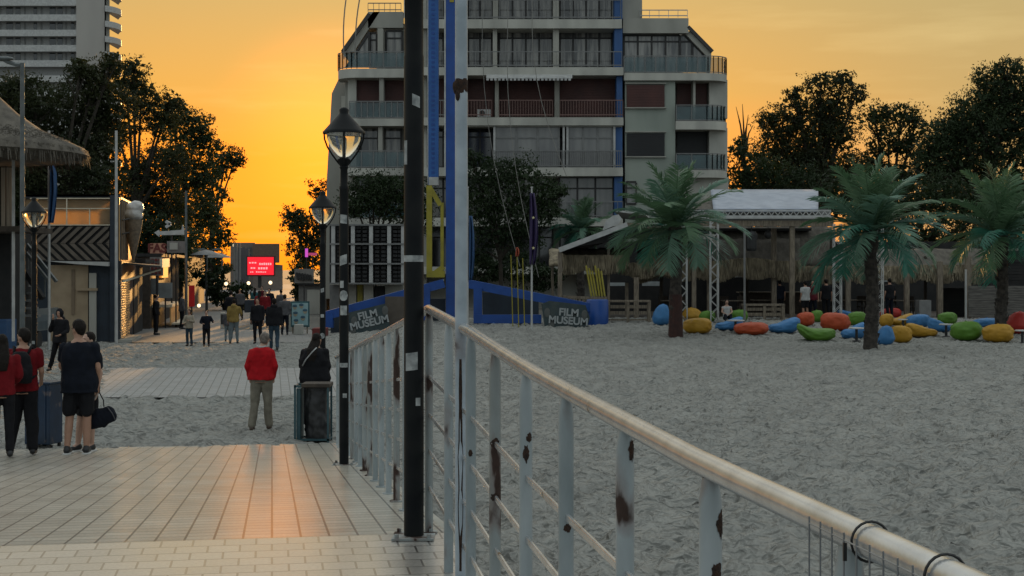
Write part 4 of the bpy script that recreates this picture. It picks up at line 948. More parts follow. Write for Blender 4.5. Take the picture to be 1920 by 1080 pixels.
for i, (px, Y, w_) in enumerate(((1260, 68, 'left of the first palm trunk'), (1375, 68, 'behind the blue lounger bag'), (1430, 69, 'under the hanging black speaker'), (1540, 68, 'beside the standing visitors'), (1600, 69, 'left of the second palm trunk'), (1690, 68, 'right of the second palm trunk'))):
    simple_table(px, Y, 'dark wooden table ' + w_)
    chair(px - 16, Y + .3, 'dark chair at the left of the table ' + w_); chair(px + 17, Y - .2, 'dark chair at the right of the table ' + w_)

# hanging speaker
t = thing('hanging_speaker', at(1409, 472, BY - .1), 'black loudspeaker hanging from the main beam of the beach bar', 'speaker')
b = MB(); b.rings([(at(1409, 471, BY), .20, .18), (at(1409, 466, BY), .26, .22), (at(1409, 440, BY), .28, .24), (at(1409, 434, BY), .2, .18)], 10); b.build('cabinet', m_bank, t)
b = MB(); b.tube([at(1409, 434, BY), at(1409, 424, BY)], .02, 5); b.build('bracket', m_bank, t)
t = thing('hanging_lantern', at(1440, 448, BY + .5), 'smaller round black lantern hanging right of the loudspeaker', 'lantern')
b = MB(); b.ell(at(1440, 440, BY + .5), .17, .17, .2); b.build('shade', m_bank, t, smooth=True); b = MB(); b.tube([at(1440, 434, BY + .5), at(1440, 424, BY + .5)], .015, 5); b.build('cord', m_bank, t)
# lattice columns
def lattice(px, y0, y1, w, Y, label):
    g0 = ground_z(gx(px, Y), Y); c = Vector((gx(px, Y), Y, g0)); z1 = gz(y0, Y) - g0; t = thing('lattice_column', c, label, 'lattice column', 'white metal lattice columns in front of the bar'); h = w * Y / F / 2
    for sx, sy in ((-1, -1), (1, -1), (1, 1), (-1, 1)):
        b = MB(); b.tube([c + Vector((sx * h, sy * h, 0)), c + Vector((sx * h, sy * h, z1))], .026, 6); b.build('chord', m_white, t)
    b = MB(); n = int(z1 / (2 * h * 1.0))
    for i in range(n):
        za, zb = z1 * i / n, z1 * (i + 1) / n; s = 1 if i % 2 else -1
        b.beam(c + Vector((-h * s, -h, za)), c + Vector((h * s, -h, zb)), .02); b.beam(c + Vector((-h * s, h, za)), c + Vector((h * s, h, zb)), .02)
        b.beam(c + Vector((-h, -h * s, za)), c + Vector((-h, h * s, zb)), .02); b.beam(c + Vector((h, -h * s, za)), c + Vector((h, h * s, zb)), .02)
    b.build('bracing', m_white, t)
    b = MB(); b.box(-h * 1.5, h * 1.5, -h * 1.5, h * 1.5, 0, .03, Matrix.Translation(c)); b.build('base_plate', m_metal, t)
lattice(1281, 448, 600, 13, 63, 'lattice column just right of the trunk of the wrapped palm')
lattice(1339, 394, 600, 14, 62, 'tallest lattice column, rising to the corner of the white tarp roof')
lattice(1570, 420, 600, 13, 64, 'lattice column between the standing visitors and the middle palm')
lattice(1648, 404, 600, 13, 62, 'lattice column just right of the trunk of the middle palm')
for px, y0, lab in ((1396, 428, 'thin grey pole under the hanging speaker'), (1811, 505, 'thin white pole left of the palm at the right edge')):
    Y = 61; b = MB(); b.tube([Vector((gx(px, Y), Y, 0)), Vector((gx(px, Y), Y, gz(y0, Y)))], .045, 8); tag(b.build('thin_pole', m_white if px > 1500 else m_metal, smooth=True), lab, 'pole')
# wooden counter bench left, pallet bench
def slat_bench(x0, x1, y0, y1, Y, label, name):
    X0, X1 = gx(x0, Y), gx(x1, Y); z1 = gz(y0, Y); t = thing(name, ((X0 + X1) / 2, Y, 0), label, 'bench')
    b = MB(); b.box(X0, X1, Y - .1, Y + .5, z1 - .08, z1); b.build('top', m_wood, t)
    for k in range(4):
        a = z1 * (.18 + .19 * k); b = MB(); b.box(X0 + .05, X1 - .05, Y - .03, Y + .0, a, a + (.14 if k > 1 else .07)); b.build('slat', m_wood, t)
    for x in (X0 + .05, (X0 + X1) / 2 - .03, X1 - .12):
        b = MB(); b.box(x, x + .12, Y - .08, Y - .032, 0, z1 - .08); b.build('leg', m_wood, t)
    for x in (X0 + .05, X1 - .12):
        b = MB(); b.box(x, x + .1, Y + .38, Y + .48, 0, z1 - .08); b.build('leg', m_wood, t)
slat_bench(1132, 1220, 563, 600, 62, 'weathered wooden slatted counter between the blue drum and the first blue bean bag', 'slatted_counter')
slat_bench(1393, 1471, 570, 600, 63.5, 'weathered pallet bench behind the orange bean bag', 'pallet_bench')

# ------------------------------------------------------------------ bean bags
def bagmat(n, c): return mat(n, c, tuple(x * .85 for x in c), 3, rough=.62, bump=.35, bscale=5, bdist=.03)
BM = {'yellow': bagmat('yellow_bag_cloth', (.36, .19, .010)), 'blue': bagmat('blue_bag_cloth', (.035, .15, .33)), 'green': bagmat('green_bag_cloth', (.07, .17, .012)), 'orange': bagmat('orange_bag_cloth', (.36, .050, .010)), 'red': bagmat('red_bag_cloth', (.34, .018, .010))}
def bean_bag(colr, px, yb, wpx, hpx, kind, label, seed, flip=1):
    c = hit(px, yb - 1); c.y += .45; Y = c.y; k = Y / F; W, H = wpx * k, hpx * k; c.x = gx(px, Y); c.z = ground_z(c.x, Y) - .03
    b = MB(); n, m_ = 56, 28; vs = []; fs = []; rd = random.Random(seed)
    ph = rd.uniform(0, 6)
    for i in range(m_ + 1):
        t = math.pi * i / m_
        for j in range(n):
            a = 2 * math.pi * j / n
            r = math.sin(t) ** .62; x = r * math.cos(a); y = r * math.sin(a); z = math.cos(t)
            z = math.copysign(abs(z) ** .85, z)
            pl = 1 + .02 * math.sin(7 * a + ph) * r + .06 * math.sin(13 * a + ph * 2) * max(0, z) ** 1.5 * (1 - max(0, z) ** 6) + .07 * mnoise.noise(Vector((x * 1.8 + seed, y * 1.8, z * 1.8))) + .05 * mnoise.noise(Vector((x * 4 + seed, y * 4, z * 4))) - .05 * max(0, .25 - abs(mnoise.noise(Vector((x * 3.2 + seed * 2, y * 3.2, z * 3.2))))) * 4 * .5
            X = x * W / 2 * pl; Yy = y * W * .42 * pl; Z = (z + 1) / 2 * H
            if kind == 'lounger':
                # back rises at one side, seat low at the other
                s = (x * flip + 1) / 2; prof = .50 + .50 * max(0, s - .30) / .70 if s > .30 else .50 + .05 * (0.30 - s)
                Z *= prof; X += flip * .05 * W * (Z / H) ** 2
            elif kind == 'pear':
                q = Z / H; X *= 1 - .55 * max(0, q - .35); Yy *= 1 - .5 * max(0, q - .35); X += flip * .10 * W * q * q
            elif kind == 'banana':
                s = x * flip; Z = Z * .62 + max(0, -s) ** 2 * H * .42 + max(0, s) ** 2 * H * .10
            else: Z *= 1 + .05 * x * flip
            vs.append(c + Vector((X, Yy, max(.0, Z))))
    for i in range(m_):
        for j in range(n): a = i * n + j; d = i * n + (j + 1) % n; fs.append((a, d, d + n, a + n))
    b.add(vs, fs); t = b.build('bean_bag', BM[colr], smooth=True, base=c); tag(t, label, 'bean bag', 'colourful bean bags on the sand')
    ORG[t.name] = c
    # seams and top tuft
    s = MB(); 
    for q in (0, n // 2): s.tube([Vector(vs[i * n + q]) for i in range(3, m_ - 1)], .010, 4)
    s.build('seam', BM[colr], t)
    tp = Vector(vs[0]) if kind != 'banana' else Vector(vs[(m_ // 3) * n + (n // 2 if flip > 0 else 0)])
    s = MB(); s.rings([(tp - Vector((0, 0, .03)), .08, .06), (tp + Vector((0, 0, .0)), .04, .03), (tp + Vector((0, 0, .025)), .05, .02)], 8); s.build('tuft', BM[colr], t)
bags = [
 ('blue', 1240, 611, 36, 39, 'pear', 'upright blue bean bag just left of the wrapped palm trunk', 1),
 ('yellow', 1300, 603, 42, 25, 'pear', 'yellow bean bag behind the big yellow one, right of the wrapped palm trunk', -1),
 ('yellow', 1307, 627, 54, 29, 'round', 'big low yellow bean bag in front, right of the wrapped palm trunk', 1),
 ('green', 1326, 606, 30, 22, 'round', 'small green bean bag peeping out behind the big yellow one', 1),
 ('green', 1385, 606, 34, 24, 'round', 'dull green bean bag behind the seated woman', 1),
 ('blue', 1367, 621, 52, 31, 'lounger', 'blue lounger bean bag with a white table on it, left of the orange one', 1),
 ('orange', 1408, 630, 64, 24, 'round', 'long low orange bean bag in the front row', 1),
 ('blue', 1469, 626, 58, 36, 'lounger', 'blue lounger bean bag right of the long orange one, its back rising to the right', 1),
 ('orange', 1510, 613, 34, 26, 'round', 'orange-red bean bag behind the front green lounger bag', 1),
 ('green', 1531, 605, 24, 22, 'round', 'small green bean bag between two red-orange ones', 1),
 ('green', 1530, 642, 72, 40, 'banana', 'bright green lounger bean bag in front, curled up at its left end', 1),
 ('orange', 1566, 622, 56, 34, 'round', 'plump red-orange bean bag behind the front green lounger bag', -1),
 ('green', 1606, 612, 36, 26, 'round', 'green bean bag behind the plump red-orange one', 1),
 ('blue', 1594, 598, 46, 20, 'lounger', 'flat blue bean bag far back against the lattice column', -1),
 ('blue', 1601, 637, 48, 38, 'lounger', 'blue lounger bean bag with dark round table, left of the middle palm trunk', 1),
 ('blue', 1659, 648, 36, 36, 'pear', 'blue bean bag closest to the middle palm trunk, on its right', 1),
 ('yellow', 1690, 644, 40, 32, 'round', 'yellow bean bag touching the blue one beside the middle palm', -1),
 ('red', 1670, 598, 40, 20, 'round', 'far red bean bag right behind the lattice column', 1),
 ('yellow', 1662, 614, 26, 24, 'round', 'small yellow bean bag at the foot of the right lattice column', 1),
 ('yellow', 1690, 612, 46, 28, 'lounger', 'yellow lounger bean bag in the back row, right of the middle palm', 1),
 ('blue', 1722, 615, 44, 24, 'round', 'blue bean bag in the back row, left of the blue lounger', 1),
 ('yellow', 1729, 633, 58, 31, 'lounger', 'broad yellow bean bag with creased top in the second row', -1),
 ('blue', 1762, 624, 44, 32, 'lounger', 'blue lounger bean bag beside the small grey table', -1),
 ('green', 1776, 611, 36, 24, 'round', 'dull green bean bag in the back row at right', 1),
 ('green', 1811, 640, 58, 36, 'round', 'large round green bean bag left of the boxy yellow one', 1),
 ('blue', 1850, 616, 50, 18, 'round', 'low teal-blue bean bag behind the green and yellow pair', 1),
 ('yellow', 1871, 643, 58, 34, 'round', 'boxy yellow bean bag next to the last green one', 1),
 ('red', 1908, 628, 48, 42, 'pear', 'tall pointed red bean bag at the right edge of the photo', 1)]
for i, (c, px, yb, w_, h_, kd, lab, fl) in enumerate(bags): bean_bag(c, px, yb, w_, h_, kd, lab, i + 1, fl)
def low_table(px, yb, wpx, label):
    c = hit(px, yb); Y = c.y; k = Y / F; t = thing('low_table', c, label, 'table', 'small round tables among the bean bags'); r = wpx * k / 2
    b = MB(); b.lathe([(r * .9, .46), (r, .47), (r, .50), (r * .96, .51)], c, 24); b.build('table_top', m_white, t, smooth=True)
    b = MB(); b.lathe([(r * .6, 0), (r * .55, .03), (.05, .06), (.05, .46)], c, 14); b.build('pedestal', m_bank, t, smooth=True)
low_table(1379, 624, 34, 'white round low table in front of the blue lounger bag, left of the orange one')
low_table(1606, 640, 30, 'small round low table just left of the middle palm trunk')
low_table(1774, 632, 26, 'small round low table between the blue lounger and the large green bag')
low_table(1917, 645, 28, 'small round low table at the right edge, in front of the red bag')
low_table(1693, 622, 18, 'small round low table in the middle of the yellow bags, right of the middle palm')

# ------------------------------------------------------------------ blue bungee ride
YR = 62.0
ride = thing('bungee_ride', (gx(850, YR), YR, 0), 'tall blue and yellow steel beach ride with sloping arms, behind the white pole', 'ride')
b = MB(); b.pbox(836, 868, -160, 600, YR, .65); b.build('mast', m_blue, ride)
b = MB(); b.pbox(843, 851, -6, 4, YR - .03, .03); b.build('mark', m_yellow, ride)
b = MB(); b.pbox(803, 822, -160, 346, YR + .3, .45); mm_ = b.build('lattice_mast', m_blue2, ride)
b = MB(); 
for i in range(52):
    y = -120 + i * 9; b.pbox(809, 815, y, y + 4.5, YR + .285, .02)
b.build('slot', m_blue, mm_)
b = MB(); b.pbox(801.5, 803, -160, 346, YR + .28, .48); b.pbox(833, 835.7, -160, 330, YR - .02, .6); b.build('edge_strip', m_white, ride)
b = MB(); b.pbox(804, 822, 332, 347, YR + .25, .5); b.build('white_sleeve', m_white, ride)
b = MB(); b.beam(at(805, 348, YR), at(805, 518, YR), .24); b.beam(at(805, 350, YR), at(826, 385, YR), .2); b.beam(at(808, 518, YR), at(832, 500, YR), .22); b.beam(at(800, 514, YR), at(834, 514, YR), .28); b.beam(at(829, 380, YR), at(829, 514, YR), .14); b.build('yellow_frame', m_yellow, ride)
b = MB(); b.beam(at(832, 531, YR - .4), at(610, 592, YR - 1.2), .35, .36); b.build('arm', m_blue, ride)
b = MB(); b.beam(at(832, 525, YR - .4), at(610, 586, YR - 1.2), .30, .05); b.build('arm_edge', m_white, ride)
b = MB(); b.beam(at(878, 532, YR - .4), at(1118, 579, YR - 1.2), .35, .36); b.build('arm', m_blue, ride)
b = MB(); b.beam(at(615, 585, YR - 1.2), at(615, 614, YR - 1.2), .45); b.build('foot', m_blue, ride)
for x, y0, y1, w_ in ((896, 540, 605, .36), (800, 540, 600, .3), (1108, 575, 620, .34)):
    b = MB(); b.beam(at(x, y0, YR - .6), at(x, y1, YR - .6), w_); b.build('upright', m_blue, ride)
b = MB(); b.beam(at(888, 598, YR - .7), at(1015, 598, YR - .7), .4, .36); b.build('base_beam', m_blue, ride)
b = MB(); b.pbox(620, 760, 590, 626, YR + .8, .5); b.build('base_box', m_navy, ride)
b = MB(); b.pbox(905, 1010, 548, 612, YR + 1.2, .4); b.build('machine_box', m_navy, ride)
b = MB(); b.pbox(756, 835, 560, 625, YR + .8, .4); b.build('machine_box', m_navy, ride)
b = MB(); b.lathe([(.45, 0), (.47, .05), (.47, 1.4), (.42, 1.45)], Vector((gx(1120, YR - 1), YR - 1, 0)), 18); drum = b.build('drum', m_blue, smooth=True); tag(drum, 'blue drum holding yellow poles at the right end of the blue ride arm', 'drum')
for i in range(6):
    x = 1105 + i * 5; b = MB(); b.tube([at(x + 4, 556, YR - 1), at(x - 6 + i * .6, 498 + (i % 3) * 5, YR - .8)], .04, 6); tag(b.build('bamboo_pole', m_yellow, smooth=True), 'yellow pole in the bundle standing in the blue drum', 'pole', 'yellow poles in the blue drum')
rope = mat('grey_rope', (.20, .19, .17), rough=.9)
for i, (p, q) in enumerate((((655, -40), (645, 110)), ((682, -40), (666, 110)), ((905, -40), (975, 500)), ((955, -40), (1010, 520)), ((1000, -40), (1062, 330)))):
    b = MB(); P0 = at(p[0], p[1], YR + 2); P1 = at(q[0], q[1], YR + 2); pts = [P0.lerp(P1, s / 8) + Vector((-.6 * math.sin(math.pi * s / 8) * (1 if i > 1 else .2), 0, 0)) for s in range(9)]
    b.tube(pts, .02 if i > 1 else .035, 4)
    b.build('rope', rope, ride)
# text helper
def text(s, c, size, mat_, par, rot=0, ext=.01, align='CENTER', shear=0, yaw=0):
    cu = bpy.data.curves.new('t', 'FONT'); cu.body = s; cu.size = size; cu.extrude = ext; cu.align_x = align; cu.align_y = 'CENTER'; cu.offset = size * .035; cu.space_line = .82; cu.shear = shear
    o = bpy.data.objects.new('t', cu); COL.objects.link(o); o.matrix_world = Matrix.Translation(Vector(c)) @ Matrix.Rotation(yaw, 4, 'Z') @ Matrix.Rotation(R_(90), 4, 'X') @ Matrix.Rotation(rot, 4, 'Z')
    dg = bpy.context.evaluated_depsgraph_get(); dg.update(); me = bpy.data.meshes.new_from_object(o.evaluated_get(dg)); me.transform(o.matrix_world); bpy.data.objects.remove(o)
    me.materials.clear()
    return link('lettering', me, mat_, par)
m_lett = mat('pale_lettering', (.30, .32, .32), rough=.7)
m_banner = mat('dark_teal_banner', (.022, .038, .042), (.05, .06, .055), 1.6, rough=.6, lo=.45, hi=.7)
def banner(pts, c, rot, label, size, Y):
    t = thing('banner', (c[0], Y, 0), label, 'banner', 'dark FILM MUSEUM banners on the ride')
    b = MB(); b.poly([at(x, y, Y) for x, y in pts], (0, .06, 0)); b.build('cloth', m_banner, t)
    text('FILM\nMUSEUM', at(c[2], c[3], Y - .03), size, m_lett, t, rot)
    # faint stills round the edge
    for i, (ex, ey) in enumerate(c[4]):
        b = MB(); p = at(ex, ey, Y - .015); b.ell(p, .13, .012, .2, 10, 6); b.build('printed_figure', mat('faint_print', (.085, .09, .085), rough=.7) if i == 0 and 'faint_print' not in MATS else MATS['faint_print'], t)
banner([(654, 586), (722, 569), (731, 612), (722, 618), (664, 631), (656, 620)], (gx(690, 60), 0, 691, 598, ((664, 602), (722, 582), (662, 618))), R_(13), 'dark banner reading FILM MUSEUM leaning under the left ride arm', .42, 60.0)
banner([(1015, 570), (1030, 564), (1098, 572), (1106, 596), (1100, 618), (1060, 622), (1022, 620)], (gx(1060, 60), 0, 1066, 594, ((1026, 586), (1096, 590), (1034, 608))), R_(-4), 'dark banner reading FILM MUSEUM at the right end of the ride', .42, 60.0)
b = MB(); b.pbox(722, 757, 556, 612, 60.6, .08); tag(b.build('brown_board', mat('brown_board', (.085, .07, .055), rough=.8)), 'plain brown board beside the left FILM MUSEUM banner', 'board')
# clutter in front of the ride
for i, (px, yb, w_, h_, m, lab) in enumerate(((955, 616, 34, 14, m_white, 'crumpled pale sheet lying in front of the blue ride base'), (925, 606, 26, 20, m_blue2, 'light blue crumpled sheet on the ride base'), (1005, 620, 26, 18, m_conc, 'grey sandbag heap beside the white flag pole'), (985, 606, 40, 20, m_bank, 'black machine cover behind the white flag pole'))):
    Y = gy(yb) if yb > 612 else 61.0; k = Y / F; b = MB(); c = Vector((gx(px, Y), Y, h_ * k * .4)); b.ell(c, w_ * k / 2, .4, h_ * k / 2, 12, 7); b.ell(c + Vector((w_ * k * .25, 0, h_ * k * .2)), w_ * k / 4, .3, h_ * k * .35, 10, 6)
    me = b.remesh(.05, .08, 4, 1, i); tag(link('crumpled_cover', me, m, smooth=True), lab, 'cover')
b = MB(); b.tube([Vector((gx(900 + i * 12, 58.5), 58.5 + .4 * math.sin(i * 1.3), .02)) for i in range(20)], .05, 6); tag(b.build('hose', m_bank, smooth=True), 'black hose lying on the sand in front of the ride', 'hose')

# dark storage rack wall behind the ride
YK = 72.0
rack = thing('storage_rack', (gx(688, YK), YK, 0), 'dark panelled rack with white uprights below the round tree, behind the black poles', 'rack')
b = MB(); b.pbox(618, 756, 421, 531, YK + .4, 1.2); b.build('back_panel', m_dark, rack)
for x in (621, 658, 692, 726, 752):
    b = MB(); b.pbox(x, x + 7, 421, 531, YK, .2); b.build('upright', m_white, rack)
for y in (420, 456, 493, 530):
    b = MB(); b.pbox(617, 757, y, y + 3, YK - .05, .3); b.build('rail', m_metal, rack)
for x in (632, 646, 668, 680, 703, 715, 737, 746):
    b = MB()
    for k in range(14): b.pbox(x, x + 8, 424 + k * 7.6, 429 + k * 7.6, YK + .2, .2)
    b.build('dark_panel', m_bank, rack)
bf = thing('booth_wall', (gx(690, YK), YK + 1, 0), 'grey panelled low booths in the gap under the dark rack', 'booth')
for x0, x1, y0, m in ((618, 650, 534, m_metal), (652, 668, 533, m_conc), (670, 680, 531, m_yellow), (682, 700, 533, m_conc_w), (702, 720, 536, m_dark), (722, 756, 534, m_conc)):
    b = MB(); b.pbox(x0, x1, y0, 590, YK + 1 + random.random() * .3, .8); b.build('panel', m, bf)

# flag poles on the beach
def flagpole(px, yt, Y, label, flags, r=.045, m=m_white, yb=0):
    c = Vector((gx(px, Y), Y, 0)); t = thing('flagpole', c, label, 'flagpole'); b = MB(); b.lathe([(r, 0), (r * .7, gz(yt, Y) - .05), (r * 1.2, gz(yt, Y) - .04), (r, gz(yt, Y))], c, 10); b.build('pole', m, t, smooth=True)
    return t
def furled(px0, px1, y0, y1, Y, m, label, star=False, sway=0):
    b = MB(); vs = []; fs = []; n, mm = 12, 16
    for j in range(mm + 1):
        f = j / mm; w0 = (px1 - px0) * (.35 + .65 * math.sin(math.pi * min(1, f * .75 + .1)))
        for i in range(n + 1):
            g = i / n; p = at(px0 + w0 * g + sway * f, y0 + (y1 - y0) * f, Y); p.y += .10 * math.sin(g * 14 + f * 2); vs.append(p)
    for j in range(mm):
        for i in range(n): a = j * (n + 1) + i; fs.append((a, a + 1, a + n + 2, a + n + 1))
    b.add(vs, fs); o = b.build('flag', m, smooth=True); s = o.modifiers.new('t', 'SOLIDIFY'); s.thickness = .01; tag(o, label, 'flag')
    if star:
        for yy in (408, 465):
            s = MB(); c = at((px0 + px1) / 2 - 1, yy, Y - .12); pts = [c + Vector((math.sin(math.pi * k / 5) * (.07 if k % 2 == 0 else .03), 0, math.cos(math.pi * k / 5) * (.07 if k % 2 == 0 else .03))) for k in range(10)]; s.poly(pts, (0, .01, 0)); s.build('star', MATS['star_yellow'], o)
mat('star_yellow', (.6, .55, .3)); m_fp = mat('purple_flag_cloth', (.025, .014, .065), rough=.8); m_fb = mat('blue_flag_cloth', (.02, .065, .16), rough=.8); m_fy = mat('dim_yellow_cloth', (.2, .19, .07), rough=.8)
YF = 58.5
flagpole(997, 350, YF, 'white flagpole with furled purple flag in front of the ride', None)
furled(993, 1009, 362, 496, YF - .08, m_fp, 'furled deep purple flag with small stars on the white flagpole', True)
flagpole(877, 350, YF, 'slim white flagpole close to the tall peeling pole', None, .04)
furled(879, 890, 405, 525, YF - .08, m_fb, 'furled blue flag on the slim flagpole beside the tall peeling pole')
for px, yt, lab in ((958, 478, 'yellow rod left of the small orange pennant'), (969, 466, 'yellow rod carrying the small orange pennant'), (980, 484, 'yellow rod right of the small orange pennant')):
    b = MB(); b.tube([Vector((gx(px + 4, 60), 60, 0)), at(px, yt, 60)], .022, 6); tag(b.build('yellow_rod', m_yellow, smooth=True), lab, 'rod')
m_pen = mat('orange_pennant_cloth', (.45, .10, .05), rough=.7); translucent(m_pen, (.6, .2, .1), .3)
furled(967, 974, 464, 481, 59.9, m_pen, 'small orange-red pennant on a yellow rod under the wide tree')
# ------------------------------------------------------------------ left kiosk
YL = 54.0
kio = thing('chevron_kiosk', (gx(130, YL), YL, 0), 'two storey kiosk with dark chevron boards, glass roof terrace and plywood front', 'kiosk')
m_amber = mat('amber_curtain_glass', (.34, .27, .17), (.26, .21, .14), 1.5, rough=.5); translucent(m_amber, (.8, .62, .36), .5)
m_sun_orange = mat('sunlit_orange_boards', (.62, .38, .14), (.48, .29, .11), 2.5, rough=.36, spec=1.0, metal=.5)  # low sun's orange glow put into the base colour
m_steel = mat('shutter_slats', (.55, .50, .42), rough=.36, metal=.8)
Ds = D.copy()
XR = gx(221, YL)
def side(s, z, out=0.0):   # point on the street side wall, s metres back
    return Vector((XR, YL, 0)) + Ds * s + RR * out + Vector((0, 0, z))
def kz(y): return gz(y, YL)
# body
b = MB(); b.poly([at(42, 492, YL + .3), at(221, 492, YL + .3), at(221, 642, YL + .3), at(42, 642, YL + .3)], Ds * 6.0); b.build('wall', m_navy, kio)
b = MB(); b.pbox(165, 221, 496, 640, YL + .1, .18); b.build('blue_panel', m_navy, kio)
b = MB(); b.pbox(95, 165, 497, 640, YL + .05, .2); b.build('plywood_panel', m_ply, kio)
b = MB(); b.pbox(134, 140, 505, 590, YL + .02, .03); b.build('batten', mat('ply_batten', (.17, .125, .08)), kio)
b = MB(); b.pbox(143, 182, 540, 545, YL - .08, .12); b.build('batten', m_ply, kio)
b = MB(); b.pbox(167, 180, 512, 640, YL + .0, .09); b.build('grey_panel', m_conc, kio)
b = MB(); b.poly([at(84, 489, YL - .3), at(202, 491, YL - .3), at(202, 499, YL - .3), at(140, 495, YL - .3)], (0, .5, 0)); b.build('sloping_awning', m_white, kio)
b = MB(); b.pbox(43, 60, 458, 560, YL, .3); b.build('light_window', mat('pale_blue_panel', (.12, .17, .19), rough=.4), kio)
b = MB(); b.pbox(42, 206, 423, 489, YL + .02, .3); chev = b.build('chevron_panel', m_dark, kio)
m_grey_board = mat('grey_brown_boards', (.115, .095, .075), (.08, .066, .052), 4, rough=.8)
xm = 0; step = 17.0
zt, zm, zb = 425, 456.5, 488
for i in range(-3, 12):
    xv = 62 + i * step
    for (ya, yb2) in ((zt, zm - .3), (zb, zm + .3)):
        xa0, xa1 = xv + 33, xv + 33 + 9.5; xb0, xb1 = xv, xv + 9.5
        def clip(x): return min(max(x, 43), 205)
        # clip slanted strip to the panel by sampling
        pts = []
        lo, hi = 0.0, 1.0
        if xa1 < 43 or xb0 > 205: continue
        for f in np.linspace(0, 1, 9):
            pts.append((clip(xb0 + (xa0 - xb0) * f), clip(xb1 + (xa1 - xb1) * f), yb2 + (ya - yb2) * f))
        m_ = MB(); vs = []; fs = []
        for a, c_, y in pts: vs += [at(a, y, YL - .02), at(c_, y, YL - .02)]
        for j in range(8): fs.append((2 * j, 2 * j + 1, 2 * j + 3, 2 * j + 2))
        m_.add(vs, fs); o = m_.build('chevron_board', m_grey_board, chev); sd = o.modifiers.new('t', 'SOLIDIFY'); sd.thickness = .03
# glazed terrace on top
b = MB(); b.pbox(40, 216, 365, 370, YL, .25); b.build('terrace_frame', m_navy, kio)
b = MB(); b.pbox(40, 44, 370, 423, YL, .25); b.build('terrace_frame', m_navy, kio)
b = MB(); b.poly([at(40, 365, YL), at(218, 365, YL), at(218, 369, YL), at(40, 369, YL)], Ds * 6.0); b.build('terrace_roof', m_navy, kio)
b = MB(); b.pbox(206, 222, 366, 642, YL - .05, .35); b.build('corner_post', m_navy, kio)
b = MB(); b.pbox(44, 206, 374, 422, YL + .15, .05); b.build('terrace_glass', m_amber, kio)
m_cream = mat('cream_rail', (.55, .50, .38), rough=.5)
for y in (371, 390, 421):
    b = MB(); b.pbox(56, 210, y, y + 1.7, YL - .04, .05); b.build('terrace_rail', m_cream, kio)
for x in (124, 167, 208):
    b = MB(); b.pbox(x, x + 2, 373 if x == 124 else 391, 421, YL - .03, .03); b.build('terrace_rail', m_cream, kio)
# street side wall, catching the low sun, its orange also put into the board colour
b = MB(); b.poly([side(0, kz(370)), side(6, kz(370)), side(6, kz(489)), side(0, kz(489))], RR * .06); b.build('side_boards', m_sun_orange, kio)
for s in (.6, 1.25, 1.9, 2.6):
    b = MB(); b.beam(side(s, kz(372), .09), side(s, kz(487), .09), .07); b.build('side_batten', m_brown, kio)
for z in (412, 438):
    b = MB(); b.tube([side(.4, kz(z), .12), side(1.2, kz(z) + .08, .3), side(2.6, kz(z), .12)], .025, 6); b.build('sign_bracket', m_bank, kio)
b = MB(); b.poly([side(0, kz(490)), side(6, kz(490)), side(6, kz(524)), side(0, kz(524))], RR * .12); b.build('fascia', m_bank, kio)
b = MB(); b.poly([side(.8, kz(492), .1), side(5.0, kz(492), .1), side(5.0, kz(497), 1.5), side(.8, kz(499), 1.5)], (0, 0, -.06)); b.build('awning', m_bank, kio)
b = MB(); b.beam(side(1.0, kz(493), 1.5), side(5.0, kz(491), 1.5), .10, .34); b.build('awning_edge', m_cream, kio)
b = MB(); b.beam(side(.2, kz(528), .15), side(3.2, kz(505), 1.3), .07); b.build('awning_strut', m_cream, kio)
b = MB()
n = 24
for i in range(n):
    z0 = .1 + (kz(526) - .1) * i / n; dz = (kz(526) - .1) / n; b.poly([side(.15, z0, .10), side(1.9, z0, .10), side(1.9, z0 + dz * .72, .16), side(.15, z0 + dz * .72, .16)], -RR * .04)
b.poly([side(.1, .1, .05), side(1.95, .1, .05), side(1.95, kz(526), .05), side(.1, kz(526), .05)], -RR * .03)
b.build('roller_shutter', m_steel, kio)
b = MB()
for i in range(n):
    z0 = .1 + (kz(526) - .1) * i / n; b.poly([side(2.3, z0, .08), side(3.6, z0, .08), side(3.6, z0 + dz * .7, .11), side(2.3, z0 + dz * .7, .11)], -RR * .03)
b.build('roller_shutter', mat('teal_shutter', (.05, .075, .08), rough=.5), kio)
b = MB(); b.poly([side(-.2, 0), side(4, 0), side(4, .09), side(-.2, .09)], RR * .55); b.build('step', m_conc, kio)
# giant ice cream cone
c0 = at(254, 492, 56.0)
cone = thing('ice_cream_cone_sign', c0, 'giant pale ice cream cone sign mounted on the side of the chevron kiosk', 'sign')
k = 56 / F
cc = Vector((gx(250, 56), 56, 0)); zf = lambda y: gz(y, 56)
b = MB(); b.lathe([(.03, zf(489)), (.09, zf(478)), (.20, zf(455)), (.30, zf(432)), (.355, zf(415)), (.36, zf(412))], cc, 20); b.build('cone', mat('wafer_cone', (.17, .13, .09), (.09, .07, .05), 9, rough=.8, bump=.5), cone, smooth=True)
b = MB(); b.ell(Vector((cc.x, 56, zf(402))), .37, .37, .27, 14, 8); b.ell(Vector((cc.x + .02, 56, zf(390))), .33, .33, .24, 14, 8); b.ell(Vector((cc.x + .13, 56, zf(386))), .27, .27, .2, 12, 8); b.ell(Vector((cc.x + .33, 56, zf(392))), .10, .14, .12); b.ell(Vector((cc.x + .28, 56, zf(404))), .12, .12, .16)
link('soft_ice', b.remesh(.035, .03, 5, 2), mat('pale_ice_cream', (.40, .39, .37), rough=.35), cone, smooth=True)
b = MB(); b.beam(Vector((cc.x - .1, 56, zf(420))), Vector((cc.x - .9, 56, zf(420))), .05); b.build('bracket', m_bank, cone)

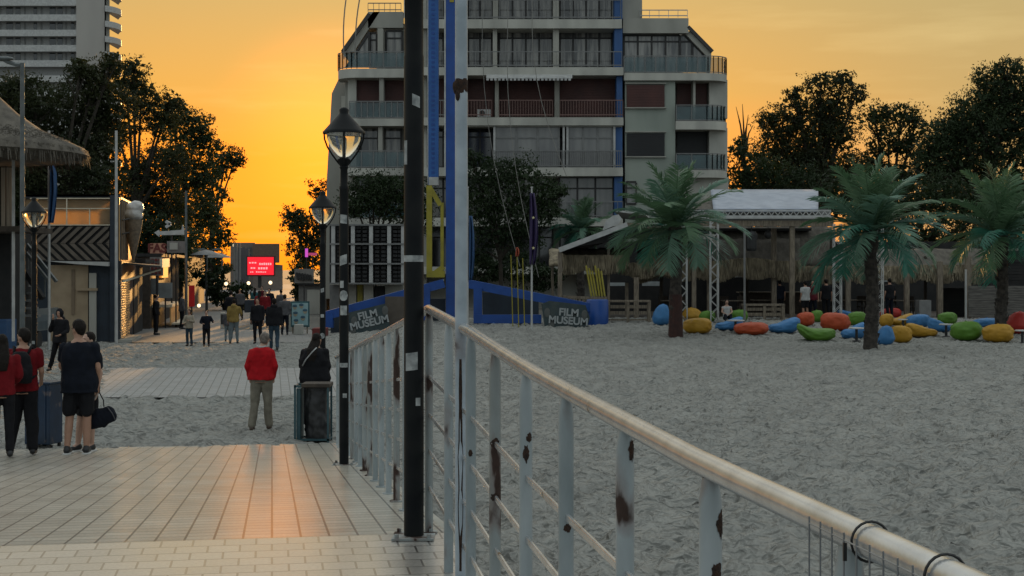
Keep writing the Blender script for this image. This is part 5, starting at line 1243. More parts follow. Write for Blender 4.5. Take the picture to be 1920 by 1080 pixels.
# second row kiosks along the left of the street
def kiosk(s0, s1, zt, out, label, wallm, depth=4, nm='street_kiosk'):
    base = side(s0, 0, out); t = thing(nm, base, label, 'kiosk')
    b = MB(); b.poly([side(s0, 0, out), side(s0, zt, out), side(s0, zt, out - depth), side(s0, 0, out - depth)], Ds * (s1 - s0)); b.build('wall', wallm, t)
    b = MB(); b.poly([side(s0 - .1, zt, out + .5), side(s0 - .1, zt + .15, out + .5), side(s0 - .1, zt + .15, out - depth), side(s0 - .1, zt, out - depth)], Ds * (s1 - s0 + .2)); b.build('roof', m_dark, t)
    return t
k2 = kiosk(6.3, 10.5, 3.0, .0, 'plain black kiosk just beyond the chevron kiosk', m_dark)
k3 = kiosk(12, 22, 3.3, .2, 'fast food kiosk with orange-lit counter on the left of the street', m_wood_d)
b = MB(); b.poly([side(13, .95, .2), side(20, .95, .2), side(20, 1.08, .2), side(13, 1.08, .2)], RR * .9); b.build('counter_top', m_cream, k3)
b = MB(); 
for i in range(16): b.poly([side(13.2 + i * .42, .1, 1.0), side(13.5 + i * .42, .1, 1.0), side(13.5 + i * .42, .93, 1.0), side(13.2 + i * .42, .93, 1.0)], RR * .05)
b.build('counter_front', m_sun_orange, k3)
b = MB(); b.poly([side(13, .15, 1.1), side(20, .15, 1.1), side(20, .22, 1.1), side(13, .22, 1.1)], RR * .5); b.build('foot_shelf', m_cream, k3)
m_sunlit = mat('sunlit_orange_panel', (.8, .35, .05), emis=(1.0, .34, .04), estr=.55)  # orange sunlight on the panel, put in as emission
b = MB(); b.poly([side(17, 2.3, .25), side(21.4, 2.3, .25), side(21.4, 3.2, .25), side(17, 3.2, .25)], RR * .1); b.build('sunlit_panel', m_sunlit, k3)
k4 = kiosk(24, 36, 3.4, 0, 'long dark stall row further down the left of the street', m_dark)
k5 = kiosk(40, 70, 4.0, 0, 'distant dark stall row at the far left of the street', m_dark)
m_signr = mat('rust_red_sign', (.30, .11, .05), (.22, .08, .04), rough=.7); m_signw = mat('grey_menu_sign', (.17, .15, .14), (.11, .10, .09), 3, rough=.7)
def sign(x0, x1, y0, y1, Y, m, label, txt=None, size=.4, tm=None, nm='shop_sign', postm=True):
    t = thing(nm, (gx((x0 + x1) / 2, Y), Y, 0), label, 'sign')
    b = MB(); b.pbox(x0, x1, y0, y1, Y, .12); b.build('panel', m, t)
    if postm:
        b = MB(); b.beam(Vector((gx((x0 + x1) / 2, Y), Y + .06, 0)), Vector((gx((x0 + x1) / 2, Y), Y + .06, gz(y1, Y))), .06); b.build('post', m_bank, t)
    if txt: text(txt, at((x0 + x1) / 2, (y0 + y1) / 2, Y - .015), size, tm or m_lett, t)
    return t
m_dk = mat('dark_red_letters', (.12, .02, .015))
sign(281, 308, 456, 476, 66, mat('salmon_sign', (.42, .20, .13), (.34, .16, .10), rough=.6), 'salmon sign reading FAS on the left of the street', 'FAS', .55, m_dk)
s_ = sign(313, 346, 452, 474, 68, m_signw, 'grey framed sign with a light square, right of the salmon sign')
b = MB(); b.pbox(318, 333, 455, 468, 67.95, .04); b.build('light_square', m_conc, s_)
s_ = sign(281, 305, 482, 517, 65, m_signw, 'dim portrait menu sign with rows of faded lettering below the salmon sign')
for i, yy in enumerate((487, 495, 503, 511)):
    b = MB()
    for j in range(3): b.pbox(283 + j * 7, 288 + j * 7, yy - 2, yy + 3, 64.95, .02)
    b.build('faded_print', m_dk, s_)
# white arrow shaped sign
t = thing('arrow_sign', (gx(318, 70), 70, 0), 'white silhouette sign of an arrow and shapes above the left stalls', 'sign')
b = MB(); b.poly([at(289, 436, 70), at(298, 431, 70), at(298, 434, 70), at(340, 431, 70), at(342, 421, 70), at(345, 431, 70), at(345, 440, 70), at(298, 441, 70), at(298, 444, 70)], (0, .1, 0)); b.build('arrow', m_white, t)
b = MB(); b.beam(at(311, 415, 70), at(320, 420, 70), .14); b.beam(at(320, 420, 70), at(311, 426, 70), .14); b.build('chevron_mark', m_white, t)
b = MB(); b.beam(Vector((gx(322, 70.1), 70.1, 0)), at(322, 432, 70.1), .07); b.build('post', m_bank, t)
# souvenir panels hung on fast food kiosk
for x0, x1, y0, y1, lab in ((297, 322, 530, 559, 'pale poster hung on the fast food kiosk'), (280, 296, 522, 552, 'white jagged poster hung left of the pale poster'), (354, 364, 535, 575, 'red and dark display banner beyond the fast food kiosk')):
    sign(x0, x1, y0, y1, 66.5, m_red if 'red' in lab else mat('poster_paper', (.20, .22, .22), (.13, .14, .14), 2, rough=.8), lab, nm='poster')
# street lights and other poles along the street
def pole(px, y0, Y, r, m, label, arm=None):
    c = Vector((gx(px, Y), Y, 0)); t = thing('street_pole', c, label, 'pole'); b = MB(); b.lathe([(r, 0), (r * .8, gz(y0, Y))], c, 10); b.build('shaft', m, t, smooth=True)
    if arm:
        b = MB(); b.tube([Vector((c.x, Y, gz(y0, Y) - .05))] + [at(x, y, Y) for x, y in arm], r * .7, 6); b.build('arm', m, t)
        e = at(arm[-1][0], arm[-1][1], Y); b = MB(); b.ell(e, .32, .13, .07, 12, 6); b.build('lamp_head', m, t, smooth=True)
    return t
m_gpole = mat('grey_pole_paint', (.10, .11, .11), (.06, .07, .07), 4, rough=.5)
pole(42, 118, 38, .075, m_gpole, 'grey street light mast with arm at the far left edge', [(30, 121), (14, 116), (4, 110)])
pole(349, 358, 75, .08, m_gpole, 'tall thin grey mast in the middle of the left stalls')
pole(92, 245, 48, .05, m_white, 'white flagpole with blue flag in front of the plywood panel')
furled(93, 107, 300, 418, 47.9, m_fb, 'limp blue flag on the left white flagpole', sway=-2)
pole(218, 245, 52.5, .06, m_white, 'bare white flagpole at the right corner of the chevron kiosk')
for px, Y, lab in ((388, 96, 'twin-headed street lamp nearest the left stalls'), (416, 112, 'twin-headed street lamp further along the left stalls')):
    pole(px, 470, Y, .07, m_gpole, lab, [(px - 6, 466), (px - 12, 468)])
# far end of the street
YD = 190.0
fb = thing('far_building', (gx(480, YD), YD, 0), 'low grey and brown building closing the far end of the street', 'building')
b = MB(); b.poly([at(432, 455, YD), at(478, 455, YD), at(478, 545, YD), at(432, 545, YD)], D * 12); b.build('wall', mat('far_pale_wall', (.16, .13, .11), rough=.9), fb)
b = MB(); b.poly([at(474, 457, YD - 2), at(524, 457, YD - 2), at(524, 492, YD - 2), at(474, 492, YD - 2)], D * 12); b.build('upper_wall', mat('far_hazy_brown_wall', (.13, .085, .06), rough=.9), fb)  # brown lifted towards orange, street haze put into the wall colour
b = MB(); b.poly([at(474, 493, YD - 1), at(530, 497, YD - 1), at(530, 545, YD - 1), at(474, 545, YD - 1)], D * 12); b.build('wall', MATS['far_pale_wall'], fb)
for x in (440, 452, 464):
    for y in (464, 476):
        b = MB(); b.pbox(x, x + 6, y, y + 6, YD - .1, .1); b.build('window', m_glassd, fb)
t = thing('lattice_screen', (gx(450, 150), 150, 0), 'dark grey scaffold hoarding left of the red screen', 'hoarding')
b = MB(); b.pbox(442, 466, 466, 540, 150, .6); b.build('panel', mat('grey_hoarding', (.10, .10, .11), (.07, .07, .08), .6), t)
b = MB()
for x in (440, 444, 450): b.tube([at(x, 540, 149), at(x, 455, 149)], .12, 5)
b.build('scaffold_tube', m_metal, t)
t = thing('led_screen', (gx(489, 140), 140, 0), 'bright red lit screen with rows of pale writing at the end of the street', 'screen')
b = MB(); b.pbox(462, 515, 480, 518, 140, .5); b.build('casing', m_bank, t)
m_led = mat('red_led', (.8, .02, .03), emis=(1.0, .015, .035), estr=.75)
b = MB(); b.pbox(464, 513, 482, 515.5, 139.9, .1); b.build('screen_face', m_led, t)
m_ledw = mat('pale_led', (.9, .6, .6), emis=(1.0, .30, .32), estr=.8)
for x0, x1, y0, y1 in ((467, 482, 491.5, 494), (486, 510, 493, 497), (470, 480, 501, 504), (484, 503, 501, 505), (469, 476, 509, 511), (480, 500, 509, 511)):
    b = MB(); n = max(2, int((x1 - x0) / 4))
    for i in range(n): w_ = (x1 - x0) / n; b.pbox(x0 + i * w_, x0 + i * w_ + w_ * .68, y0 + random.uniform(-.4, .4), y1, 139.85, .04)
    b.build('led_writing', m_ledw, t)
b = MB(); b.tube([at(487, 540, 141), at(487, 518, 141)], .2, 6); b.build('post', m_bank, t)
sign(572, 577, 466, 482, 100, mat('magenta_lamp', (.6, .1, .5), emis=(.6, .08, .55), estr=.8), 'small magenta neon sign at the foot of the far right tree', nm='neon_sign')
sign(578, 594, 474, 479, 100, mat('pink_lamp', (.5, .1, .25), emis=(.7, .08, .22), estr=.35), 'dim pink neon strip right of the magenta sign', nm='neon_sign')
# right side of the street: stalls, poster board, white sign
def rbox(x0, x1, y0, Y, d, m, label, nm='stall'):
    t = thing(nm, (gx((x0 + x1) / 2, Y), Y, 0), label, 'stall'); b = MB(); b.pbox(x0, x1, y0, HZ + CZ * F / Y, Y, d); b.build('wall', m, t)
    b = MB(); b.pbox(x0 - 2, x1 + 2, y0 - 4, y0, Y - .3, d + .6); b.build('roof', m_dark, t); return t
st1 = rbox(560, 612, 535, 92, 6, mat('pale_stall_wall', (.16, .155, .145)), 'pale stall on the right of the street behind the menu board')
b = MB(); b.pbox(576, 600, 543, 590, 91.9, .1); b.build('slatted_door', m_conc_w, st1)
rbox(552, 560, 530, 110, 6, m_dark, 'dark narrow stall beyond the pale stall')
s_ = sign(552, 588, 504, 531, 84, mat('pale_sign_board', (.20, .19, .175), (.13, .12, .11), 2), 'pale slanted sign board with dark scrawled letters on the right of the street')
b = MB()
for i in range(6): x = 556 + i * 5; b.beam(at(x, 511 + i * .8, 83.9), at(x + 3, 524 + (i % 3), 83.9), .12); b.beam(at(x + 3, 512 + i, 83.9), at(x, 520, 83.9), .10)
b.build('scrawl', m_bank, s_)
mb = thing('menu_board', (gx(563, 61), 61, 0), 'light blue board with cartoon-like faces standing on the right of the street', 'board')
b = MB(); b.pbox(545, 580, 565, 613, 61, .08); b.build('frame', mat('teal_frame', (.03, .09, .10)), mb)
b = MB(); b.pbox(547.5, 577.5, 568, 610, 60.96, .05); b.build('board', mat('light_blue_board', (.15, .27, .30), (.22, .33, .34), 2, rough=.6), mb)
mf1 = mat('printed_skin', (.30, .27, .20)); mf2 = mat('printed_dark_blue', (.04, .09, .13))
for x, y in ((553, 576), (565, 574), (572, 584), (554, 589), (568, 597), (555, 603)):
    b = MB(); b.ell(at(x, y, 60.95), .085, .012, .10, 10, 6); f_ = b.build('printed_face', mf1, mb); b = MB(); b.ell(at(x, y - 2.4, 60.94), .10, .012, .06, 10, 6); b.build('printed_hair', mf2, f_)
for x in (549, 576):
    b = MB(); b.beam(at(x, 612, 61.05), Vector((gx(x, 61.05), 61.05, 0)), .05); b.build('leg', m_wood, mb)
b = MB(); b.box(gx(585, 58), gx(610, 58), 58, 59, 0, .35); tag(b.build('red_crate', mat('dark_red_crate', (.12, .015, .012)), bevel=.03), 'low dark red crate to the right of the light blue board', 'crate')
b = MB(); b.box(gx(540, 63), gx(552, 63), 63, 64, 0, 1.1); b.build; tag(b.build('concrete_block', m_conc, bevel=.03), 'pale block just left of the light blue board', 'block')
b = MB(); b.box(gx(551, 60), gx(566, 60), 60, 60.5, 0, .42); tag(b.build('white_box', m_conc_w, bevel=.02), 'small pale box at the foot of the light blue board', 'box')
for x, Y, lab in ((417, 66, 'white bollard box left of the yellow hooded person'), (472, 66, 'white bollard box right of the yellow hooded person')):
    t = thing('bollard', (gx(x, Y), Y, 0), lab, 'bollard', 'white boxes beside the yellow hooded person'); b = MB(); b.box(gx(x - 4, Y), gx(x + 4, Y), Y, Y + .2, 0, .75); b.build('body', m_conc_w, t, bevel=.02); b = MB(); b.box(gx(x - 2.8, Y), gx(x + 2.8, Y), Y - .01, Y + .0, .2, .66); b.build('dark_insert', m_bank, t)
b = MB(); b.pbox(458, 478, 562, 586, 74, 1.0); tag(b.build('display_case', m_navy, bevel=.04), 'dark display case with pale frame behind the yellow hooded person', 'case')
# parasols above stalls
for px, yt, Y, lab in ((386, 468, 92, 'dim grey parasol over the left stalls'), (408, 474, 104, 'second dim grey parasol beyond the first')):
    c = Vector((gx(px, Y), Y, 0)); t = thing('parasol', c, lab, 'parasol', 'dim parasols down the left of the street'); b = MB(); z = gz(yt, Y); b.lathe([(1.0, z - .35), (.9, z - .28), (.4, z - .08), (.0, z)], c, 12); b.build('canopy', m_metal, t, smooth=True); b = MB(); b.lathe([(.04, 0), (.04, z - .1)], c, 8); b.build('pole', m_bank, t)
for px, py, Y, lab in ((373, 573, 72, 'tiny warm lamp low by the two children'), (424, 532, 95, 'tiny white lamp over the left stalls'), (466, 531, 110, 'tiny white lamp over the far crowd'), (440, 460, 160, 'tiny warm lamp on top of the far scaffold'), (507, 530, 120, 'tiny yellowish lamp right of the far crowd')):
    b = MB(); b.ell(at(px, py, Y), .10 * Y / 80, .10 * Y / 80, .10 * Y / 80); o = b.build('stall_lamp', MATS.get('lamp_glow') or mat('lamp_glow', (1, .8, .5), emis=(1, .72, .42), estr=2.0), smooth=True); tag(o, lab, 'lamp')

# ------------------------------------------------------------------ thatched pavilion, far left
YT = 44.0
pav = thing('thatched_pavilion', (gx(-60, YT), YT, 0), 'thatched conical pavilion roof with a straight fringe at the left edge', 'pavilion')
cx = gx(-85, YT); kk = YT / F
prof = [(20, 120), (70, 170), (115, 212), (160, 243), (205, 262), (236, 276), (245, 290), (236, 296)]
b = MB(); b.lathe([(r * kk, gz(y, YT)) for r, y in prof][::-1], (cx, YT, 0), 40); b.build('thatch', m_straw_g, pav, smooth=True)
P = np.zeros((5200, 4, 3))
for i in range(5200):
    a = random.uniform(0, 2 * math.pi); f = random.random() ** .7
    r0 = (150 + 92 * f) * kk; z0 = gz(np.interp(r0 / kk, [150, 205, 245], [240, 262, 284]), YT) + .03; r1 = r0 + random.uniform(.0, .14); L_ = random.uniform(.18, .60)
    p = Vector((cx + math.cos(a) * r0, YT + math.sin(a) * r0, z0)); q = Vector((cx + math.cos(a) * r1, YT + math.sin(a) * r1, z0 - L_)); s = Vector((-math.sin(a), math.cos(a), 0)) * .024
    P[i] = [p - s, p + s, q + s * .4, q - s * .4]
quads_np(P, 'straw_fringe', m_straw_g, pav)
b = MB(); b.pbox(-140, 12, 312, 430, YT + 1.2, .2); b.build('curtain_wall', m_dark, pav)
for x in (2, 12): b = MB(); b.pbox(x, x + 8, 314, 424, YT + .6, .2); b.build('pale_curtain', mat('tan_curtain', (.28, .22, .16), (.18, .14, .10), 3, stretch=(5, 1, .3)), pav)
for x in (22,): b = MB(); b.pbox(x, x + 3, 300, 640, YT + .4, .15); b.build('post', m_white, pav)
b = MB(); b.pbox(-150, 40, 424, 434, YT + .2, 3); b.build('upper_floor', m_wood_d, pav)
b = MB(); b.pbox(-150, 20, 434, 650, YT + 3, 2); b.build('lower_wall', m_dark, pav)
stt = thing('outdoor_stairs', (gx(30, 50), 50, 0), 'dark outdoor staircase with metal handrail left of the chevron kiosk', 'stairs')
for i in range(12):
    y = 436 + i * 14; b = MB(); b.pbox(-20 + i * 4, 22 + i * 4.5, y, y + 4, 49.5 - i * .12, .3); b.build('tread', m_metal, stt)
for dx in (0, 14):
    b = MB(); b.beam(at(16 + dx, 432, 48.8), at(92 + dx, 528, 48.3), .09); b.build('handrail', m_gpole, stt)
b = MB(); b.beam(at(14, 455, 48.8), at(80, 560, 48.3), .16); b.build('stringer', m_dark, stt)
for i in range(5):
    b = MB(); b.beam(at(20 + i * 16, 438 + i * 20, 48.7), at(20 + i * 16, 470 + i * 22, 48.7), .04); b.build('baluster', m_gpole, stt)
b = MB(); b.box(gx(-30, 47), gx(22, 47), 46.5, 47.5, 0, 1.1); tag(b.build('blue_container', mat('dim_blue_plastic', (.02, .06, .14)), bevel=.05), 'dim blue container at the left edge behind the two people in red', 'container')
cb = thing('parked_car', (gx(48, 49), 49, 0), 'front of a pale car half hidden behind the left lamp post', 'car')
b = MB(); b.poly([at(30, 618, 49), at(34, 600, 49), at(42, 582, 49), at(50, 580, 49), at(60, 592, 49), at(66, 604, 49), at(68, 622, 49)], (0, 3.4, 0)); b.build('body', mat('dull_car_paint', (.07, .09, .10), rough=.3, coat=.5), cb, bevel=.06)
b = MB(); b.poly([at(43, 585, 48.98), at(49, 584, 48.98), at(58, 595, 48.98), at(44, 594, 48.98)], (0, .04, 0)); b.build('windscreen', m_glassd, cb)
for x in (38, 62): b = MB(); c = Vector((gx(x, 49), 49.4, .3)); b.tube([c - Vector((.09, 0, 0)), c + Vector((.09, 0, 0))], .3, 16); b.build('wheel', m_bank, cb)

# bins on the pier foot
m_binb = mat('blue_bin_metal', (.007, .024, .055), (.005, .016, .035), 3, rough=.35, rust=(.03, .02, .015), rs=4, rlo=.68)
t = thing('litter_bin', (gx(82, 22.2), 22.2, 0), 'tall blue metal litter bin between the two groups on the left', 'bin')
zb = 0.0; c = Vector((gx(82, 22.2), 22.2, zb)); T = Matrix.Translation(c) @ Matrix.Rotation(R_(-12), 4, 'Z')
b = MB(); b.box(-.21, .21, -.2, .2, .04, .96, T); b.build('body', m_binb, t, bevel=.015)
b = MB(); b.box(-.23, .23, -.22, .22, .96, 1.0, T); b.build('lid', m_binb, t, bevel=.01)
for x in (-.14, 0, .14): b = MB(); b.box(x - .012, x + .012, -.215, -.20, .08, .94, T); b.build('rib', m_binb, t)
for x in (-.17, .17):
    for y in (-.16, .16): b = MB(); b.box(x - .02, x + .02, y - .02, y + .02, -.06, .04, T); b.build('foot', m_bank, t)
t = thing('litter_bin', (gx(587, 22.9), 22.9, 0), 'open teal-framed litter bin full of black bags beside the foot of the railing', 'bin')
c = Vector((gx(590, 22.9), 22.9, -.04)); T = Matrix.Translation(c)
m_tealf = mat('teal_bin_frame', (.02, .06, .07), (.015, .045, .055), 4, rough=.45)
for x, y in ((-.28, -.22), (.24, -.22), (.24, .2), (-.28, .2)):
    b = MB(); b.box(x - .015, x + .015, y - .015, y + .015, 0, .94, T); b.build('frame_post', m_tealf, t)
for z in (.06, .90):
    b = MB(); b.box(-.295, .255, -.235, -.205, z, z + .03, T); b.box(-.295, .255, .185, .215, z, z + .03, T); b.box(-.295, -.265, -.205, .185, z, z + .03, T); b.box(.225, .255, -.205, .185, z, z + .03, T); b.build('frame_rail', m_tealf, t)
b = MB(); b.box(-.18, .27, -.25, .22, .90, .96, T); b.build('bin_rim', m_wood_d, t, bevel=.01)
b = MB(); b.rings([(c + Vector((.05, -.01, .03)), .19, .17), (c + Vector((.05, 0, .3)), .20, .19), (c + Vector((.03, 0, .65)), .19, .18), (c + Vector((.05, 0, .93)), .19, .18)], 14); link('bin_bag', b.remesh(.02, .035, 9, 1), m_bank, t, smooth=True)
b = MB(); b.box(-.26, -.20, -.20, .18, .08, .88, T); b.build('side_panel', m_tealf, t)
# ------------------------------------------------------------------ people
m_skin = mat('skin', (.30, .165, .11), (.26, .14, .09), 6, rough=.55)
m_skin2 = mat('pale_skin', (.36, .22, .16), (.32, .19, .135), 6, rough=.55)
m_hair = mat('dark_hair', (.008, .006, .005), (.013, .010, .008), 30, rough=.6, spec=.1, bump=.5, bscale=90)
m_hairg = mat('grey_brown_hair', (.07, .055, .045), (.12, .10, .085), 30, rough=.6, bump=.5, bscale=90)
def cloth(n, c, rough=.85): return mat(n, c, tuple(x * .7 for x in c), 8, rough=rough, spec=.15, bump=.25, bscale=30, bdist=.01)
CL = {k: cloth(k + '_cloth', v) for k, v in {'black': (.010, .010, .012), 'navy': (.006, .008, .014), 'red': (.34, .006, .010), 'dim_red': (.13, .005, .008), 'dark_red': (.16, .010, .014), 'khaki': (.20, .18, .14), 'mustard': (.22, .15, .045), 'pale_jeans': (.14, .17, .18), 'jeans': (.03, .05, .07), 'white': (.38, .38, .37), 'grey': (.08, .08, .085), 'burgundy': (.09, .012, .018), 'beige': (.30, .26, .20), 'teal': (.03, .10, .11)}.items()}
m_shoe = mat('black_shoe', (.010, .010, .011), rough=.45); m_sole = mat('white_sole', (.5, .5, .48), rough=.6); m_shoeb = mat('brown_shoe', (.05, .032, .02), rough=.5)
m_eye = mat('eye', (.02, .015, .012), rough=.2); m_lip = mat('lips', (.25, .08, .07))
J0 = dict(pel=(0, 0, .93), neck=(0, -.01, 1.47), head=(0, .015, 1.615), shl=(-.185, 0, 1.40), shr=(.185, 0, 1.40), ell=(-.235, -.03, 1.13), elr=(.235, -.03, 1.13), wrl=(-.24, .04, .89), wrr=(.24, .04, .89),
          hpl=(-.09, 0, .90), hpr=(.09, 0, .90), knl=(-.10, .02, .49), knr=(.10, .02, .49), anl=(-.11, -.03, .09), anr=(.11, -.03, .09))
def person(label, pos, H, yaw, pose=None, top='black', sleeve='long', hem=.84, bottom='black', legs='trousers', hair='short', hairm=None, skin=None, shoes=None, vox=.02, hyaw=0, hpitch=0, w=1.0, seed=0,
           collar=None, hood=False, hands=True, legw=1.0, topw=1.0, group=None, sole=False, coat=None):
    s = H / 1.75; J = {k: Vector(v) for k, v in J0.items()}
    for k, v in (pose or {}).items(): J[k] = Vector(v)
    skin = skin or m_skin; near = vox < .012
    t = thing('person', pos, label, 'person', group)
    Mw = Matrix.Translation(pos) @ Matrix.Rotation(R_(yaw), 4, 'Z') @ Matrix.Scale(s, 4)
    def put(mb, name, m, par, vx=None, wob=0, wsc=8, it=2, raw=False):
        if raw: me = mb.mesh(name)
        else: me = mb.remesh(vx or vox, wob, wsc, it, seed)
        me.transform(Mw); return link(name, me, m, par, smooth=True)
    pel, neck, head = J['pel'], J['neck'], J['head']
    def spine(z):
        f = (z - .93) / (1.47 - .93); return pel.lerp(neck, f) if f <= 1 else neck + (head - neck) * (f - 1) * 3
    TR = [(.84, .150, .115), (.93, .165, .122), (1.03, .150, .108), (1.12, .140, .102), (1.24, .160, .112), (1.34, .178, .112), (1.41, .165, .095), (1.46, .095, .075), (1.50, .058, .058)]
    HR = Matrix.Rotation(R_(hyaw), 3, 'Z') @ Matrix.Rotation(R_(hpitch), 3, 'X')
    def hp(x, y, z): return head + HR @ Vector((x, y, z))
    # body
    b = MB(); b.rings([(spine(z), rx * w, ry * w) for z, rx, ry in TR], 18)
    b.cap(neck - Vector((0, 0, .04)), head - Vector((0, .01, .05)), .058, .052)
    b.ell(head, .073, .090, .108, 14, 10, HR); b.ell(hp(0, .022, -.062), .050, .062, .055, 10, 8, HR)
    if vox < .02:
        b.ell(hp(0, .094, -.022), .012, .019, .024, 8, 6, HR); b.ell(hp(0, .085, .030), .045, .015, .012, 8, 6, HR); b.ell(hp(0, .085, -.062), .026, .012, .009, 8, 6, HR)
        for sx in (-1, 1): b.ell(hp(sx * .076, -.008, -.012), .010, .020, .031, 8, 6, HR)
    for c in 'lr':
        sh, el, wr = J['sh' + c], J['el' + c], J['wr' + c]; b.cap(sh, el, .050, .038); b.cap(el, wr, .038, .026)
        hipj, kn, an = J['hp' + c], J['kn' + c], J['an' + c]; b.cap(hipj, kn, .088 * w, .056); b.cap(kn, kn.lerp(an, .35), .055, .056); b.cap(kn.lerp(an, .35), an, .056, .038); b.cap(an, an + Vector((0, .10, -.045)), .040, .032)
        sg = -1 if c == 'l' else 1
        if hands:
            d = (wr - el).normalized(); fwd = Vector((0, 1, 0)); fwd = (fwd - d * fwd.dot(d)).normalized(); sd = d.cross(fwd) * sg
            pc = wr + d * .05; b.cap(wr + d * .01, pc + d * .025, .026, .030)
            fr_ = .0095 if near else .014
            for i, (o, L_) in enumerate(((.030, .072), (.010, .082), (-.010, .076), (-.028, .060))):
                p0 = pc + d * .035 + fwd * o; p1 = p0 + d * L_ * .55 - sd * .012; p2 = p1 + d * L_ * .38 - sd * .028; b.cap(p0 - d * .02, p1, fr_, fr_ * .92, 7); b.cap(p1, p2, fr_ * .92, fr_ * .8, 7)
            p0 = wr + d * .025 + fwd * .024; p1 = p0 + d * .035 + fwd * .026; p2 = p1 + d * .032 + fwd * .004; b.cap(p0, p1, fr_ * 1.25, fr_, 7); b.cap(p1, p2, fr_, fr_ * .85, 7)
    put(b, 'body', skin, t)
    if vox < .02:
        for sx in (-1, 1):
            e = MB(); e.ell(hp(sx * .030, .088, .004), .011, .006, .007, 8, 6, HR); put(e, 'eye', m_eye, t, raw=True)
        e = MB(); e.ell(hp(0, .096, -.064), .022, .005, .006, 8, 6, HR); put(e, 'mouth', m_lip, t, raw=True)
    # top
    b = MB(); off = .020 * topw
    zs = [(hem, .160, .128)] + [q for q in TR if q[0] > hem + .03][:-1]
    b.rings([(spine(z), (rx * w + off * (1.6 if z < 1.3 else 1)) * (topw if z < 1.3 else 1), ry * w + off * 1.5) for z, rx, ry in zs], 20)
    for c in 'lr':
        sh, el, wr = J['sh' + c], J['el' + c], J['wr' + c]; b.cap(sh - Vector((0, 0, .012)), sh.lerp(el, .62) if sleeve == 'short' else el, .072, .064 if sleeve == 'short' else .058)
        if sleeve == 'long': b.cap(el, el.lerp(wr, .93), .058, .040)
        b.cap(spine(1.36), sh - Vector((0, 0, .015)), .085, .070)
    if hood: b.ell(spine(1.47) + Vector((0, -.07, .0)), .12, .08, .07, 12, 8)
    put(b, {'short': 'shirt', 'long': 'sweater'}[sleeve] if not hood else 'hooded_jacket', CL[top], t, wob=.017, wsc=8)
    if collar:
        b = MB(); b.tube([neck + Vector((math.cos(a) * .072, math.sin(a) * .07, .015 + .012 * math.sin(a))) for a in np.linspace(0, 6.28, 15)], .017, 6); put(b, 'collar', CL[collar], t, raw=True)
    # legs
    b = MB()
    if legs == 'skirt':
        b.rings([(spine(.98), .165 * w, .13), (pel - Vector((0, 0, .15)), .19 * w, .15), (pel - Vector((0, 0, .5)), .21 * w, .17), (pel - Vector((0, 0, .80)), .235 * w, .19)], 18)
    else:
        b.rings([(spine(1.0), .160 * w, .122), (pel, .178 * w, .132 * w), (pel - Vector((0, 0, .07)), .168 * w, .128 * w)], 18)
        for c in 'lr':
            hipj, kn, an = J['hp' + c], J['kn' + c], J['an' + c]
            if legs == 'shorts': b.cap(hipj - Vector((0, 0, .02)), hipj.lerp(kn, .80), .100 * w, .092 * w)
            else: b.cap(hipj - Vector((0, 0, .02)), kn, .098 * w, .072 * legw); b.cap(kn, kn.lerp(an, .94), .072 * legw, .058 * legw)
    put(b, {'shorts': 'shorts', 'trousers': 'trousers', 'skirt': 'long_skirt'}[legs], CL[bottom], t, wob=.015, wsc=7)
    # shoes
    for c in 'lr':
        an = J['an' + c]; b = MB(); b.cap(an + Vector((0, -.025, -.035)), an + Vector((0, .14, -.052)), .046, .036); b.cap(an + Vector((0, -.01, -.01)), an + Vector((0, .05, -.035)), .046, .042)
        me = b.remesh(min(vox, .015), 0, 1, 1)
        for v in me.vertices: v.co.z = max(v.co.z, an.z - .085)
        me.transform(Mw); so = link('shoe', me, shoes or m_shoe, t, smooth=True)
        if sole: b = MB(); b.box(an.x - .045, an.x + .045, an.y - .07, an.y + .17, an.z - .089, an.z - .070); put(b, 'sole', m_sole, so, raw=True)
    # hair
    if hair:
        b = MB(); b.ell(hp(0, -.018, .026), .084, .092, .100, 14, 10, HR)
        if hair == 'short': b.ell(hp(0, -.045, -.02), .068, .055, .070, 12, 8, HR)
        if hair == 'top': b.ell(hp(0, -.005, .055), .082, .092, .08, 12, 8, HR); b.ell(hp(0, -.045, -.015), .070, .055, .070, 12, 8, HR)
        if hair == 'long':
            b.ell(hp(0, -.04, -.03), .092, .062, .11, 12, 8, HR); b.rings([(hp(0, -.055, -.02), .088, .05), (spine(1.44) + Vector((0, -.10, 0)), .11, .045), (spine(1.34) + Vector((0, -.135, 0)), .10, .035), (spine(1.22) + Vector((0, -.14, 0)), .07, .025)], 12)
        if hair == 'hood': b.ell(hp(0, -.02, .01), .105, .105, .135, 14, 10, HR)
        if hair == 'bun': b.ell(hp(0, -.06, .10), .045, .045, .04, 10, 8)
        put(b, 'hair' if hair != 'hood' else 'raised_hood', hairm or m_hair if hair != 'hood' else CL[top], t, wob=.006, wsc=22)
    return t, Mw, J
# man in dark T-shirt, holding a bag
p = hit(148, 851)
t, Mw, J = person('man in navy T-shirt and black shorts from behind, holding a duffel bag', p, 1.86, 4, dict(head=(-.01, .02, 1.625), shr=(.19, 0, 1.40), elr=(.245, .0, 1.12), wrr=(.215, .10, .87), ell=(-.24, .05, 1.14), wrl=(-.19, .22, 1.00), knl=(-.12, .01, .49), anl=(-.14, -.05, .09), anr=(.10, -.02, .09)), top='navy', sleeve='short', hem=.80, bottom='black', legs='shorts', hair='top', vox=.0095, hyaw=52, w=1.08, seed=1, sole=True, topw=1.15)
